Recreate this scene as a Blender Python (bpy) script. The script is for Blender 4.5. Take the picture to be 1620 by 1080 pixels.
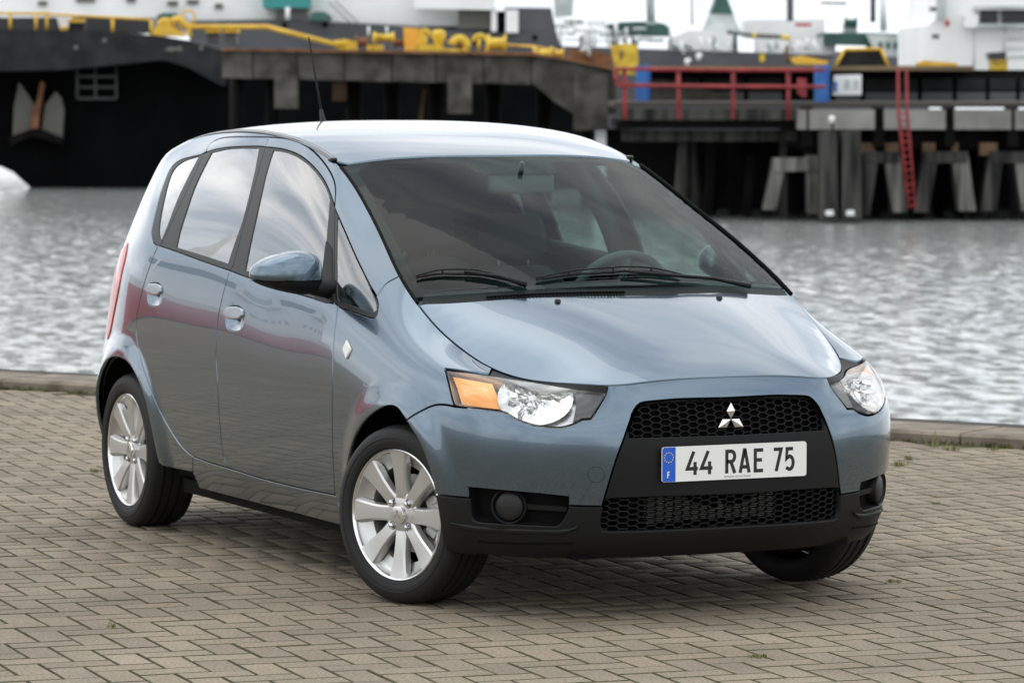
import bpy, bmesh, math, random
import numpy as np
from mathutils import Vector, Matrix
from mathutils.bvhtree import BVHTree
from mathutils.geometry import delaunay_2d_cdt

random.seed(7)
R = math.radians
for o in list(bpy.data.objects):
    bpy.data.objects.remove(o, do_unlink=True)
sc = bpy.context.scene
COL = sc.collection

# ------------------------------------------------------------------ camera
# frame of the place: x = forward of the car (front axle at 0), y = left of the car, z = up from the paving, metres
CAM = np.array([11.8711, -6.1533, 1.7073])
YAW, PITCH, ROLL, FPX = R(154.1459), R(-3.7544), R(0.1385), 6374.5     # focal length in pixels of a 1620 px wide picture
_fw = np.array([math.cos(YAW)*math.cos(PITCH), math.sin(YAW)*math.cos(PITCH), math.sin(PITCH)])
_r = np.array([math.sin(YAW), -math.cos(YAW), 0.0]); _u = np.cross(_r, _fw)
_r2 = _r*math.cos(ROLL)+_u*math.sin(ROLL); _u2 = -_r*math.sin(ROLL)+_u*math.cos(ROLL)
cam = bpy.data.cameras.new('camera'); camo = bpy.data.objects.new('camera', cam); COL.objects.link(camo)
cam.sensor_width = 36.0; cam.lens = FPX/1620*36; cam.clip_start = 0.5; cam.clip_end = 6000
M = Matrix(((_r2[0], _u2[0], -_fw[0], CAM[0]), (_r2[1], _u2[1], -_fw[1], CAM[1]), (_r2[2], _u2[2], -_fw[2], CAM[2]), (0, 0, 0, 1)))
camo.matrix_world = M
sc.camera = camo
cam.dof.use_dof = True; cam.dof.focus_distance = 12.6; cam.dof.aperture_fstop = 8.0
# ------------------------------------------------------------------ sky, sun, exposure
SUN_EL, SUN_AZ = R(73), R(214)          # azimuth from +x towards +y
w = bpy.data.worlds.new('World'); sc.world = w; w.use_nodes = True
nt = w.node_tree; nt.nodes.clear()
def wn(t, **k):
    n = nt.nodes.new(t)
    for a, b in k.items(): setattr(n, a, b)
    return n
sky = wn('ShaderNodeTexSky', sky_type='NISHITA', sun_disc=False)
sky.sun_elevation = SUN_EL; sky.sun_rotation = R(90)-SUN_AZ
skyb = wn('ShaderNodeBackground'); skyb.inputs['Strength'].default_value = 0.10
nt.links.new(sky.outputs[0], skyb.inputs[0])
tc = wn('ShaderNodeTexCoord'); mp = wn('ShaderNodeMapping'); mp.inputs['Scale'].default_value = (1.0, 1.0, 2.6)
nt.links.new(tc.outputs['Generated'], mp.inputs[0])
n1 = wn('ShaderNodeTexNoise'); n1.inputs['Scale'].default_value = 2.3; n1.inputs['Detail'].default_value = 8; n1.inputs['Roughness'].default_value = 0.55; n1.inputs['Distortion'].default_value = 0.25
nt.links.new(mp.outputs[0], n1.inputs['Vector'])
cov = wn('ShaderNodeMapRange'); cov.inputs[1].default_value = 0.30; cov.inputs[2].default_value = 0.52; cov.inputs[3].default_value = 0.55; cov.inputs[4].default_value = 1.0
nt.links.new(n1.outputs['Fac'], cov.inputs[0])
n2 = wn('ShaderNodeTexNoise'); n2.inputs['Scale'].default_value = 3.4; n2.inputs['Detail'].default_value = 7; n2.inputs['Distortion'].default_value = 0.3
mp2 = wn('ShaderNodeMapping'); mp2.inputs['Scale'].default_value = (1.0, 1.0, 3.2); mp2.inputs['Location'].default_value = (3.1, 1.7, 0.4)
nt.links.new(tc.outputs['Generated'], mp2.inputs[0]); nt.links.new(mp2.outputs[0], n2.inputs['Vector'])
cr = wn('ShaderNodeValToRGB'); e = cr.color_ramp.elements
e[0].position = 0.34; e[0].color = (0.46, 0.51, 0.58, 1); e[1].position = 0.60; e[1].color = (1.0, 1.0, 0.99, 1)
nt.links.new(n2.outputs['Fac'], cr.inputs[0])
clb = wn('ShaderNodeBackground'); clb.inputs['Strength'].default_value = 1.2
nt.links.new(cr.outputs[0], clb.inputs[0])
mix = wn('ShaderNodeMixShader'); nt.links.new(cov.outputs[0], mix.inputs[0]); nt.links.new(skyb.outputs[0], mix.inputs[1]); nt.links.new(clb.outputs[0], mix.inputs[2])
wo = wn('ShaderNodeOutputWorld'); nt.links.new(mix.outputs[0], wo.inputs[0])
sun = bpy.data.lights.new('sun', 'SUN'); sun.energy = 0.5; sun.angle = R(60); sun.color = (1.0, 0.96, 0.90)
suno = bpy.data.objects.new('sun', sun); COL.objects.link(suno)
sd = Vector((math.cos(SUN_EL)*math.cos(SUN_AZ), math.cos(SUN_EL)*math.sin(SUN_AZ), math.sin(SUN_EL)))
suno.rotation_euler = sd.to_track_quat('Z', 'Y').to_euler(); suno.location = (0, 0, 60)
vs = sc.view_settings; vs.view_transform = 'Standard'; vs.look = 'None'; vs.exposure = 0.62; vs.gamma = 1.0; vs.use_curve_mapping = False
sc.render.engine = 'CYCLES'
sc.cycles.max_bounces = 10; sc.cycles.transparent_max_bounces = 16; sc.cycles.caustics_reflective = False; sc.cycles.caustics_refractive = False

# ------------------------------------------------------------------ materials
MATS = {}
def mat(name, col, rough=0.5, metal=0.0, **kw):
    m = bpy.data.materials.new(name); m.use_nodes = True
    b = m.node_tree.nodes['Principled BSDF']
    b.inputs['Base Color'].default_value = (*col, 1); b.inputs['Roughness'].default_value = rough; b.inputs['Metallic'].default_value = metal
    for k, v in kw.items():
        b.inputs[k.replace('_', ' ')].default_value = v
    MATS[name] = m
    return m
def noise_tint(m, scale, a, b, detail=6, rough=None, bump=0.0, bscale=None, coord='Object', stretch=None):
    """colour between a and b by noise, optional fine relief"""
    t = m.node_tree; bs = t.nodes['Principled BSDF']
    c = t.nodes.new('ShaderNodeTexCoord'); n = t.nodes.new('ShaderNodeTexNoise')
    n.inputs['Scale'].default_value = scale; n.inputs['Detail'].default_value = detail
    src = c.outputs[coord]
    if stretch:
        mpn = t.nodes.new('ShaderNodeMapping'); mpn.inputs['Scale'].default_value = stretch
        t.links.new(src, mpn.inputs[0]); src = mpn.outputs[0]
    t.links.new(src, n.inputs['Vector'])
    r = t.nodes.new('ShaderNodeValToRGB'); r.color_ramp.elements[0].position = 0.35; r.color_ramp.elements[1].position = 0.68
    r.color_ramp.elements[0].color = (*a, 1); r.color_ramp.elements[1].color = (*b, 1)
    t.links.new(n.outputs['Fac'], r.inputs[0]); t.links.new(r.outputs[0], bs.inputs['Base Color'])
    if bump:
        n2 = t.nodes.new('ShaderNodeTexNoise'); n2.inputs['Scale'].default_value = bscale or scale*6; n2.inputs['Detail'].default_value = 5
        t.links.new(src, n2.inputs['Vector'])
        bp = t.nodes.new('ShaderNodeBump'); bp.inputs['Strength'].default_value = bump; bp.inputs['Distance'].default_value = 0.01
        t.links.new(n2.outputs['Fac'], bp.inputs['Height']); t.links.new(bp.outputs[0], bs.inputs['Normal'])
    return m
mat('paint', (0.108, 0.158, 0.208), 0.24, 0.97, Coat_Weight=1.0, Coat_Roughness=0.012, Coat_IOR=1.55)
mat('black_trim', (0.016, 0.016, 0.017), 0.42, Specular_IOR_Level=0.35)
mat('rough_plastic', (0.0075, 0.0077, 0.0083), 0.5, Specular_IOR_Level=0.22)
mat('gap_black', (0.004, 0.004, 0.004), 0.8, Specular_IOR_Level=0.1)
mat('gloss_black', (0.008, 0.008, 0.009), 0.06)
mat('chrome', (0.82, 0.83, 0.84), 0.08, 1.0)
mat('rubber', (0.012, 0.012, 0.0125), 0.6, Specular_IOR_Level=0.3)
mat('amber', (1.0, 0.40, 0.085), 0.14)
mat('red_lens', (0.42, 0.008, 0.012), 0.05)
mat('alloy', (0.60, 0.60, 0.59), 0.30, 0.75)
mat('alloy_lip', (0.75, 0.75, 0.74), 0.18, 0.9)
mat('disc_steel', (0.40, 0.39, 0.37), 0.35, 0.9)
mat('white_plate', (0.82, 0.82, 0.80), 0.35)
mat('blue_plate', (0.01, 0.10, 0.55), 0.35)
mat('yellow_star', (0.85, 0.65, 0.05), 0.4)
mat('plate_ink', (0.012, 0.012, 0.013), 0.4)
mat('cabin_grey', (0.075, 0.080, 0.080), 0.75)
mat('cabin_light', (0.22, 0.23, 0.225), 0.8)
mat('seat_fabric', (0.022, 0.024, 0.026), 0.9)
mat('lamp_housing', (0.70, 0.70, 0.70), 0.22, 0.9)
mat('lamp_dark', (0.10, 0.10, 0.10), 0.3)
mat('lamp_wall', (0.60, 0.60, 0.60), 0.25, 0.8)
mat('lamp_smoke', (0.055, 0.055, 0.06), 0.15)
mat('amber_pale', (1.0, 0.52, 0.20), 0.1)
mat('reflector', (0.62, 0.62, 0.61), 0.05, 1.0)
mat('ceramic', (0.008, 0.008, 0.009), 0.6, Specular_IOR_Level=0.05)
mat('roof_strip', (0.10, 0.10, 0.105), 0.42)
mat('handle_paint', (0.26, 0.31, 0.36), 0.22, 0.75, Coat_Weight=1.0, Coat_Roughness=0.03)
mat('alloy_dull', (0.50, 0.50, 0.48), 0.45, 0.7)
mat('dash_grey', (0.085, 0.095, 0.095), 0.8)
mat('cabin_mid', (0.075, 0.085, 0.085), 0.6)
mat('core_metal', (0.22, 0.22, 0.21), 0.45, 0.5)
mat('strake_grey2', (0.085, 0.086, 0.088), 0.6)
mat('anchor_pale', (0.13, 0.125, 0.11), 0.7)
mat('timber_dark', (0.050, 0.045, 0.038), 0.8)
mat('crate_blue', (0.16, 0.34, 0.62), 0.6)
def glass(name, tint, rough=0.0, ior=1.5, boost=1.0):
    """thin pane: fresnel mirror over tinted transparency"""
    m = bpy.data.materials.new(name); m.use_nodes = True; t = m.node_tree; t.nodes.clear()
    fr = t.nodes.new('ShaderNodeFresnel'); fr.inputs['IOR'].default_value = ior
    ge = t.nodes.new('ShaderNodeNewGeometry')
    gl = t.nodes.new('ShaderNodeBsdfGlossy'); gl.inputs['Roughness'].default_value = rough
    tr = t.nodes.new('ShaderNodeBsdfTransparent'); tr.inputs[0].default_value = (*tint, 1)
    ex = t.nodes.new('ShaderNodeMath'); ex.operation = 'MULTIPLY_ADD'; ex.inputs[1].default_value = -2.0; ex.inputs[2].default_value = 1.0
    po = t.nodes.new('ShaderNodeMath'); po.operation = 'POWER'; po.inputs[0].default_value = ior           # the pane mirrors alike from both sides
    t.links.new(ge.outputs['Backfacing'], ex.inputs[0]); t.links.new(ex.outputs[0], po.inputs[1]); t.links.new(po.outputs[0], fr.inputs['IOR'])
    mu = t.nodes.new('ShaderNodeMath'); mu.operation = 'MULTIPLY'; mu.use_clamp = True; mu.inputs[1].default_value = boost
    mx = t.nodes.new('ShaderNodeMixShader'); ou = t.nodes.new('ShaderNodeOutputMaterial')
    t.links.new(fr.outputs[0], mu.inputs[0]); t.links.new(mu.outputs[0], mx.inputs[0]); t.links.new(tr.outputs[0], mx.inputs[1]); t.links.new(gl.outputs[0], mx.inputs[2]); t.links.new(mx.outputs[0], ou.inputs[0])
    MATS[name] = m
    return m
glass('windscreen_glass', (0.56, 0.80, 0.72), boost=0.45)
glass('side_glass', (0.74, 0.86, 0.81), ior=1.6, boost=3.5)
glass('side_glass_dark', (0.10, 0.11, 0.11), boost=1.5)
glass('lens_glass', (0.97, 0.98, 0.98), boost=1.3)

# ------------------------------------------------------------------ object helpers
def tag(o, label=None, cat=None, group=None, kind=None):
    if label: o['label'] = label
    if cat: o['category'] = cat
    if group: o['group'] = group
    if kind: o['kind'] = kind
    return o
def obj(name, me, m=None, parent=None, smooth=True):
    o = bpy.data.objects.new(name, me); COL.objects.link(o)
    if m is not None:
        for k in (m if isinstance(m, (list, tuple)) else [m]):
            me.materials.append(MATS[k] if isinstance(k, str) else k)
    if parent is not None: o.parent = parent
    if smooth and len(me.polygons): me.polygons.foreach_set('use_smooth', [True]*len(me.polygons))
    return o
def empty(name, loc=(0, 0, 0), rz=0.0):
    o = bpy.data.objects.new(name, None); COL.objects.link(o); o.location = loc; o.rotation_euler = (0, 0, rz)
    o.empty_display_size = 0.2
    return o
def bm_me(bm, name='m', recalc=False):
    if recalc: bmesh.ops.recalc_face_normals(bm, faces=bm.faces[:])
    me = bpy.data.meshes.new(name); bm.to_mesh(me); bm.free(); return me
def pydata(verts, faces, name='m'):
    me = bpy.data.meshes.new(name); me.from_pydata([tuple(v) for v in verts], [], faces); me.update(); return me
def auto_sharp(me, ang=40):
    """sharp edges above the angle so smooth shading keeps its corners"""
    me.set_sharp_from_angle(angle=R(ang))
def box_bm(bm, x0, x1, y0, y1, z0, z1, bevel=0.0, mtx=None, seg=1):
    g = bmesh.ops.create_cube(bm, size=1.0)
    vs_ = g['verts']
    for v in vs_: v.co = Vector(((x0+x1)/2+v.co.x*(x1-x0), (y0+y1)/2+v.co.y*(y1-y0), (z0+z1)/2+v.co.z*(z1-z0)))
    if bevel:
        es = list({e_ for v in vs_ for e_ in v.link_edges})
        r_ = bmesh.ops.bevel(bm, geom=es, offset=bevel, segments=seg, affect='EDGES', profile=0.5)
        vs_ = list({v for f in r_['faces'] for v in f.verts} | {v for v in vs_ if v.is_valid})
    if mtx is not None: bmesh.ops.transform(bm, matrix=mtx, verts=[v for v in vs_ if v.is_valid])
    return vs_
def box(name, m, parent, x0, x1, y0, y1, z0, z1, bevel=0.0, seg=1):
    bm = bmesh.new(); box_bm(bm, x0, x1, y0, y1, z0, z1, bevel, seg=seg)
    me = bm_me(bm); o = obj(name, me, m, parent, smooth=bevel > 0)
    if bevel > 0: auto_sharp(me, 50)
    return o
def tube_pts(bm, pts, rad, n=8, caps=True):
    """round bar through points; rad = number or list"""
    pts = [Vector(p) for p in pts]; rings = []; up = Vector((0, 0, 1))
    for i, p in enumerate(pts):
        d = (pts[min(i+1, len(pts)-1)]-pts[max(i-1, 0)]).normalized()
        a = d.cross(up)
        if a.length < 0.05: a = d.cross(Vector((1, 0, 0)))
        a.normalize(); b = d.cross(a)
        r_ = rad[i] if isinstance(rad, (list, tuple)) else rad
        rings.append([bm.verts.new(p+a*math.cos(2*math.pi*k/n)*r_+b*math.sin(2*math.pi*k/n)*r_) for k in range(n)])
    for i in range(len(rings)-1):
        for k in range(n):
            bm.faces.new((rings[i][k], rings[i][(k+1) % n], rings[i+1][(k+1) % n], rings[i+1][k]))
    if caps:
        bm.faces.new(rings[0][::-1]); bm.faces.new(rings[-1])
def tube(name, m, parent, pts, rad, n=8):
    bm = bmesh.new(); tube_pts(bm, pts, rad, n); return obj(name, bm_me(bm, recalc=True), m, parent)
def lathe_bm(bm, prof, n=48, axis='y', closed=False):
    """profile (radius, along) spun round the axis through the origin"""
    rings = []
    for r_, a_ in prof:
        ring = []
        for k in range(n):
            t_ = 2*math.pi*k/n; c_, s_ = math.cos(t_)*r_, math.sin(t_)*r_
            ring.append(bm.verts.new((c_, a_, s_) if axis == 'y' else ((c_, s_, a_) if axis == 'z' else (a_, c_, s_))))
        rings.append(ring)
    m_ = len(rings)
    for i in range(m_ if closed else m_-1):
        for k in range(n):
            bm.faces.new((rings[i][k], rings[i][(k+1) % n], rings[(i+1) % m_][(k+1) % n], rings[(i+1) % m_][k]))
    return rings
# ================================================================== the place: quay, water, moored craft
def tint_mat(name, a, b, scale, rough=0.6, metal=0.0, bump=0.0, **k):
    m = mat(name, a, rough, metal); noise_tint(m, scale, a, b, bump=bump, **k); return m
tint_mat('concrete', (0.045, 0.043, 0.037), (0.120, 0.114, 0.100), 1.6, 0.85, bump=0.3)
tint_mat('concrete_pale', (0.17, 0.168, 0.155), (0.30, 0.295, 0.275), 0.9, 0.85, bump=0.3)
tint_mat('coping_mat', (0.105, 0.085, 0.064), (0.235, 0.195, 0.150), 5.0, 0.85, bump=0.5)
tint_mat('hull_black', (0.0018, 0.002, 0.0023), (0.0042, 0.0046, 0.005), 0.7, 0.7); MATS['hull_black'].node_tree.nodes['Principled BSDF'].inputs['Specular IOR Level'].default_value = 0.04
tint_mat('strake_grey', (0.014, 0.0145, 0.016), (0.030, 0.031, 0.033), 1.6, 0.6)
tint_mat('rail_yellow', (0.62, 0.36, 0.02), (0.78, 0.50, 0.05), 2.0, 0.45)
tint_mat('gear_yellow', (0.55, 0.35, 0.02), (0.80, 0.58, 0.05), 3.5, 0.5)
tint_mat('gear_orange', (0.78, 0.36, 0.03), (0.82, 0.45, 0.05), 2.5, 0.45)
tint_mat('rust', (0.11, 0.045, 0.022), (0.26, 0.12, 0.05), 2.0, 0.8)
tint_mat('rail_red', (0.20, 0.018, 0.022), (0.36, 0.045, 0.045), 3.0, 0.65)
tint_mat('post_blue', (0.015, 0.10, 0.36), (0.03, 0.17, 0.48), 1.5, 0.45)
tint_mat('ship_white', (0.78, 0.78, 0.77), (0.90, 0.90, 0.89), 0.35, 0.5)
tint_mat('ship_grey', (0.052, 0.055, 0.064), (0.085, 0.088, 0.098), 0.3, 0.5)
tint_mat('ship_green', (0.016, 0.065, 0.052), (0.035, 0.115, 0.095), 0.5, 0.5)
mat('ship_teal', (0.03, 0.25, 0.24), 0.5)
tint_mat('pipe_pale', (0.36, 0.40, 0.39), (0.62, 0.65, 0.63), 0.6, 0.5)
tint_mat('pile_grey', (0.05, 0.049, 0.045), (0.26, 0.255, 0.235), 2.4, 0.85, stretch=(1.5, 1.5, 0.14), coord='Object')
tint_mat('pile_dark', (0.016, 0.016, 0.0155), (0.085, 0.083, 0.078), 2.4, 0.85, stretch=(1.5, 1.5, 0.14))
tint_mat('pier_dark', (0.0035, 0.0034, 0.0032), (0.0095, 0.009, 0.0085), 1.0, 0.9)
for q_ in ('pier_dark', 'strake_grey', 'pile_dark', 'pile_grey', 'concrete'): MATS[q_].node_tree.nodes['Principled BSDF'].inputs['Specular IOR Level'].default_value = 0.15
tint_mat('timber', (0.10, 0.075, 0.045), (0.22, 0.165, 0.09), 1.0, 0.8, stretch=(0.3, 0.3, 3))
tint_mat('ochre', (0.10, 0.062, 0.034), (0.20, 0.125, 0.07), 1.5, 0.85)
mat('ship_red', (0.48, 0.02, 0.025), 0.4)
mat('screen_dark', (0.02, 0.022, 0.025), 0.3)
FH = Vector((math.cos(YAW), math.sin(YAW), 0)); RH = Vector((math.sin(YAW), -math.cos(YAW), 0))
def BP(px, py, D):
    """point at horizontal depth D seen at a photo pixel"""
    d = Vector(_fw+_r2*(px-810)/FPX+_u2*(540-py)/FPX); return Vector(CAM)+d*(D/d.dot(FH))
def W_at(px, D): return BP(px, 122, D)
WATER_Z = -2.5
# ---- ground of the quay: bed, bricks, coping ---------------------------------------------------
K0 = Vector((-9.152, 0.919, 0)); KD = Vector((5.326, 3.171, 0)).normalized(); KN = Vector((-KD.y, KD.x, 0))        # quay line, normal towards the water
def kp(a, b, z=0.0): p = K0+KD*a+KN*b; return (p.x, p.y, z)
bed = pydata([kp(-300, 0, -0.0045), kp(-300, -300, -0.0045), kp(300, -300, -0.0045), kp(300, 0, -0.0045)], [(0, 1, 2, 3)])
mb = mat('joint_sand', (0.06, 0.05, 0.035), 0.95); noise_tint(mb, 1.7, (0.022, 0.020, 0.015), (0.055, 0.060, 0.014), detail=9, bump=0.5, bscale=60)
t = mb.node_tree; ge_ = t.nodes.new('ShaderNodeNewGeometry'); di = t.nodes.new('ShaderNodeVectorMath'); di.operation = 'DISTANCE'; di.inputs[1].default_value = (1.0, -2.5, 0)
t.links.new(ge_.outputs['Position'], di.inputs[0]); gr = t.nodes.new('ShaderNodeMath'); gr.operation = 'GREATER_THAN'; gr.inputs[1].default_value = 16.9; t.links.new(di.outputs['Value'], gr.inputs[0])
mx_ = t.nodes.new('ShaderNodeMix'); mx_.data_type = 'RGBA'; bs_ = t.nodes['Principled BSDF']; src_ = bs_.inputs['Base Color'].links[0].from_socket      # past the built bricks the sheet itself is brick coloured
t.links.new(gr.outputs[0], mx_.inputs['Factor']); t.links.new(src_, mx_.inputs['A']); mx_.inputs['B'].default_value = (0.205, 0.170, 0.122, 1); t.links.new(mx_.outputs['Result'], bs_.inputs['Base Color'])
paving = tag(obj('paving', bed, 'joint_sand', smooth=False), kind='structure')
quay = pydata([kp(-300, 0.0, -0.02), kp(300, 0.0, -0.02), kp(300, 0.42, -0.02), kp(-300, 0.42, -0.02), kp(300, 0.42, -6), kp(-300, 0.42, -6)], [(0, 1, 2, 3), (3, 2, 4, 5)])
quay = tag(obj('quay_wall', quay, 'concrete', smooth=False), kind='structure')
# brick material: each brick its own shade, fine grain, faint moss near the joints
def brick_mat():
    m = mat('paver', (0.3, 0.26, 0.22), 0.88); t = m.node_tree; bs = t.nodes['Principled BSDF']
    geo = t.nodes.new('ShaderNodeNewGeometry'); oi = t.nodes.new('ShaderNodeObjectInfo')
    ad = t.nodes.new('ShaderNodeMath'); ad.operation = 'ADD'; fr = t.nodes.new('ShaderNodeMath'); fr.operation = 'FRACT'
    t.links.new(geo.outputs['Random Per Island'], ad.inputs[0]); t.links.new(oi.outputs['Random'], ad.inputs[1]); t.links.new(ad.outputs[0], fr.inputs[0])
    cr_ = t.nodes.new('ShaderNodeValToRGB'); el = cr_.color_ramp.elements
    el[0].position = 0.0; el[0].color = (0.202, 0.166, 0.120, 1); el[1].position = 1.0; el[1].color = (0.262, 0.219, 0.160, 1)
    for p_, c_ in ((0.3, (0.248, 0.205, 0.146, 1)), (0.62, (0.228, 0.191, 0.140, 1)), (0.85, (0.256, 0.208, 0.146, 1))):
        q = el.new(p_); q.color = c_
    t.links.new(fr.outputs[0], cr_.inputs[0])
    n_ = t.nodes.new('ShaderNodeTexNoise'); n_.inputs['Scale'].default_value = 1.3; n_.inputs['Detail'].default_value = 7
    g_ = t.nodes.new('ShaderNodeTexNoise'); g_.inputs['Scale'].default_value = 95; g_.inputs['Detail'].default_value = 6; g_.inputs['Roughness'].default_value = 0.75
    t.links.new(geo.outputs['Position'], n_.inputs['Vector']); t.links.new(geo.outputs['Position'], g_.inputs['Vector'])
    r1 = t.nodes.new('ShaderNodeMapRange'); r1.inputs[1].default_value = 0.3; r1.inputs[2].default_value = 0.7; r1.inputs[3].default_value = 0.72; r1.inputs[4].default_value = 1.14
    r2 = t.nodes.new('ShaderNodeMapRange'); r2.inputs[1].default_value = 0.32; r2.inputs[2].default_value = 0.72; r2.inputs[3].default_value = 0.42; r2.inputs[4].default_value = 1.62
    t.links.new(n_.outputs['Fac'], r1.inputs[0]); t.links.new(g_.outputs['Fac'], r2.inputs[0])
    mu = t.nodes.new('ShaderNodeMath'); mu.operation = 'MULTIPLY'; t.links.new(r1.outputs[0], mu.inputs[0]); t.links.new(r2.outputs[0], mu.inputs[1])
    vm = t.nodes.new('ShaderNodeVectorMath'); vm.operation = 'SCALE'; t.links.new(cr_.outputs[0], vm.inputs[0]); t.links.new(mu.outputs[0], vm.inputs['Scale'])
    t.links.new(vm.outputs[0], bs.inputs['Base Color'])
    bp_ = t.nodes.new('ShaderNodeBump'); bp_.inputs['Strength'].default_value = 0.55; bp_.inputs['Distance'].default_value = 0.004
    t.links.new(g_.outputs['Fac'], bp_.inputs['Height']); t.links.new(bp_.outputs[0], bs.inputs['Normal'])
brick_mat()
BW = 0.1083; BTH = -0.1015; BO = Vector((0.791, -1.1155, 0)); B1 = Vector((math.cos(BTH), math.sin(BTH), 0)); B2 = Vector((-math.sin(BTH), math.cos(BTH), 0))
def brick_shape(l, w_, h=0.02, bv=0.005, top=0.0):
    a, b = l/2, w_/2
    return [(-a, -b, top-h), (a, -b, top-h), (a, b, top-h), (-a, b, top-h), (-a, -b, top-bv), (a, -b, top-bv), (a, b, top-bv), (-a, b, top-bv),
            (-a+bv, -b+bv, top), (a-bv, -b+bv, top), (a-bv, b-bv, top), (-a+bv, b-bv, top)]
BF = [(0, 1, 5, 4), (1, 2, 6, 5), (2, 3, 7, 6), (3, 0, 4, 7), (4, 5, 9, 8), (5, 6, 10, 9), (6, 7, 11, 10), (7, 4, 8, 11), (8, 9, 10, 11)]
BS = brick_shape(2*BW-0.0062, BW-0.0062, bv=0.0030)
bricks = []
rnd = random.Random(3)
for j in range(-190, 110):
    for k in range((-175-j)//4, (185-j)//4):
        for kind in (0, 1):
            x_ = j+4*k+(2.0 if kind == 0 else 3.5); y_ = j+(0.5 if kind == 0 else 0.0)
            p = BO+B1*(x_*BW)+B2*(y_*BW)
            if (p-K0).dot(KN) > -0.10: continue
            if math.hypot(p.x-1.0, p.y+2.5) > 17.0: continue
            d = p-Vector((CAM[0], CAM[1], 0)); dep = d.dot(FH)
            if dep < 1e-3: dep = 1e-3
            bricks.append((p, BTH+(0 if kind == 0 else math.pi/2), dep, d.dot(RH)))
def shows(b):
    px_ = 810+FPX*b[3]/b[2]; under = (-3.0 < b[0].x < 0.62 and abs(b[0].y) < 0.72)
    return b[2] > 1 and -20 < px_ < 1640 and 122+FPX*1.707/b[2] < 1092 and not under
vis = sorted([b for b in bricks if shows(b)], key=lambda b: b[2])[:300]
vid = {id(b) for b in vis}
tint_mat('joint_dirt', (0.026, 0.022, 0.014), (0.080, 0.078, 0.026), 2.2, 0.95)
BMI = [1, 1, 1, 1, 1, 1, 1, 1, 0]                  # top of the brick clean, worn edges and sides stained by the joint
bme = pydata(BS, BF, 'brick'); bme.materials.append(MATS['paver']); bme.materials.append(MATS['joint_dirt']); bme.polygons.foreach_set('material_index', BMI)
for p, a, dep, _l in vis:
    o = bpy.data.objects.new('brick', bme); COL.objects.link(o); o.parent = paving
    o.location = (p.x+rnd.uniform(-.001, .001), p.y+rnd.uniform(-.001, .001), rnd.uniform(-.0009, .0007)); o.rotation_euler = (rnd.uniform(-.006, .006), rnd.uniform(-.004, .004), a+rnd.uniform(-.008, .008))
rest = [b for b in bricks if id(b) not in vid]
T0 = np.array(BS); allv = np.zeros((len(rest)*12, 3)); 
for i, (p, a, dep, _l) in enumerate(rest):
    c_, s_ = math.cos(a+rnd.uniform(-.008, .008)), math.sin(a); tx, ty = rnd.uniform(-.006, .006), rnd.uniform(-.004, .004); z0 = rnd.uniform(-.0009, .0007)
    q = T0.copy(); q[:, 2] += q[:, 0]*ty+q[:, 1]*tx+z0
    allv[i*12:(i+1)*12, 0] = q[:, 0]*c_-q[:, 1]*s_+p.x; allv[i*12:(i+1)*12, 1] = q[:, 0]*s_+q[:, 1]*c_+p.y; allv[i*12:(i+1)*12, 2] = q[:, 2]
allf = (np.array(BF)[None]+(np.arange(len(rest))*12)[:, None, None]).reshape(-1, 4)
me = bpy.data.meshes.new('bricks'); me.vertices.add(len(allv)); me.vertices.foreach_set('co', allv.ravel()); nf = len(allf)
me.loops.add(nf*4); me.loops.foreach_set('vertex_index', allf.ravel()); me.polygons.add(nf); me.polygons.foreach_set('loop_start', np.arange(nf)*4); me.update(); me.validate()
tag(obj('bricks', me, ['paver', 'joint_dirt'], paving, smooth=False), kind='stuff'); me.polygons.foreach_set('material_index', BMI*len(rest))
# coping stones along the edge, joints recessed
for k in range(-14, 22):
    a0 = k*0.98+rnd.uniform(-.02, .02); h_ = 0.052+rnd.uniform(-.004, .004); V = []
    for a, b in ((a0+.006, 0.0), (a0+.972, 0.0), (a0+.972, .44), (a0+.006, .44)): V.append(kp(a, b, -0.02))
    for a, b in ((a0+.006, 0.0), (a0+.972, 0.0), (a0+.972, .44), (a0+.006, .44)): V.append(kp(a, b, h_-.016))
    for a, b in ((a0+.014, .02), (a0+.964, .02), (a0+.964, .425), (a0+.014, .425)): V.append(kp(a, b, h_+rnd.uniform(-.003, .003)))
    o = obj('coping_stone', pydata(V, BF), 'coping_mat', quay, smooth=False)
bm = bmesh.new(); V = [kp(-300, .442, .045), kp(4.98+2.6, .442, .045), kp(4.98+2.6, .49, .060), kp(-300, .49, .060), kp(4.98+2.6, .49, -.5), kp(-300, .49, -.5)]
tag(obj('edge_rail', pydata(V, [(0, 1, 2, 3), (3, 2, 4, 5)]), 'timber_dark', quay, smooth=False))
# moss and weeds in the joints and along the coping
def tufts(name, spots, m):
    V = []; F = []
    for (x, y, r_, h_, n_) in spots:
        for q in range(n_):
            a = rnd.uniform(0, 6.28); rr_ = r_*math.sqrt(rnd.random()); bx_, by_ = x+rr_*math.cos(a), y+rr_*math.sin(a); t_ = rnd.uniform(0, 6.28); hh = h_*rnd.uniform(.4, 1.1); ln = hh*rnd.uniform(.2, .8); wd = 0.0022+0.03*h_
            b = len(V); dx, dy = math.cos(t_), math.sin(t_)
            V += [(bx_-dy*wd, by_+dx*wd, -.006), (bx_+dy*wd, by_-dx*wd, -.006), (bx_+dx*ln*.5+dy*wd*.6, by_+dy*ln*.5-dx*wd*.6, hh*.65), (bx_+dx*ln, by_+dy*ln, hh)]
            F += [(b, b+1, b+2), (b, b+2, b+3)]
    return tag(obj(name, pydata(V, F), m, smooth=False), kind='stuff')
def gpt(px, py):
    d = Vector(_fw+_r2*(px-810)/FPX+_u2*(540-py)/FPX); t_ = -CAM[2]/d.z; return Vector(CAM)+d*t_
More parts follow.
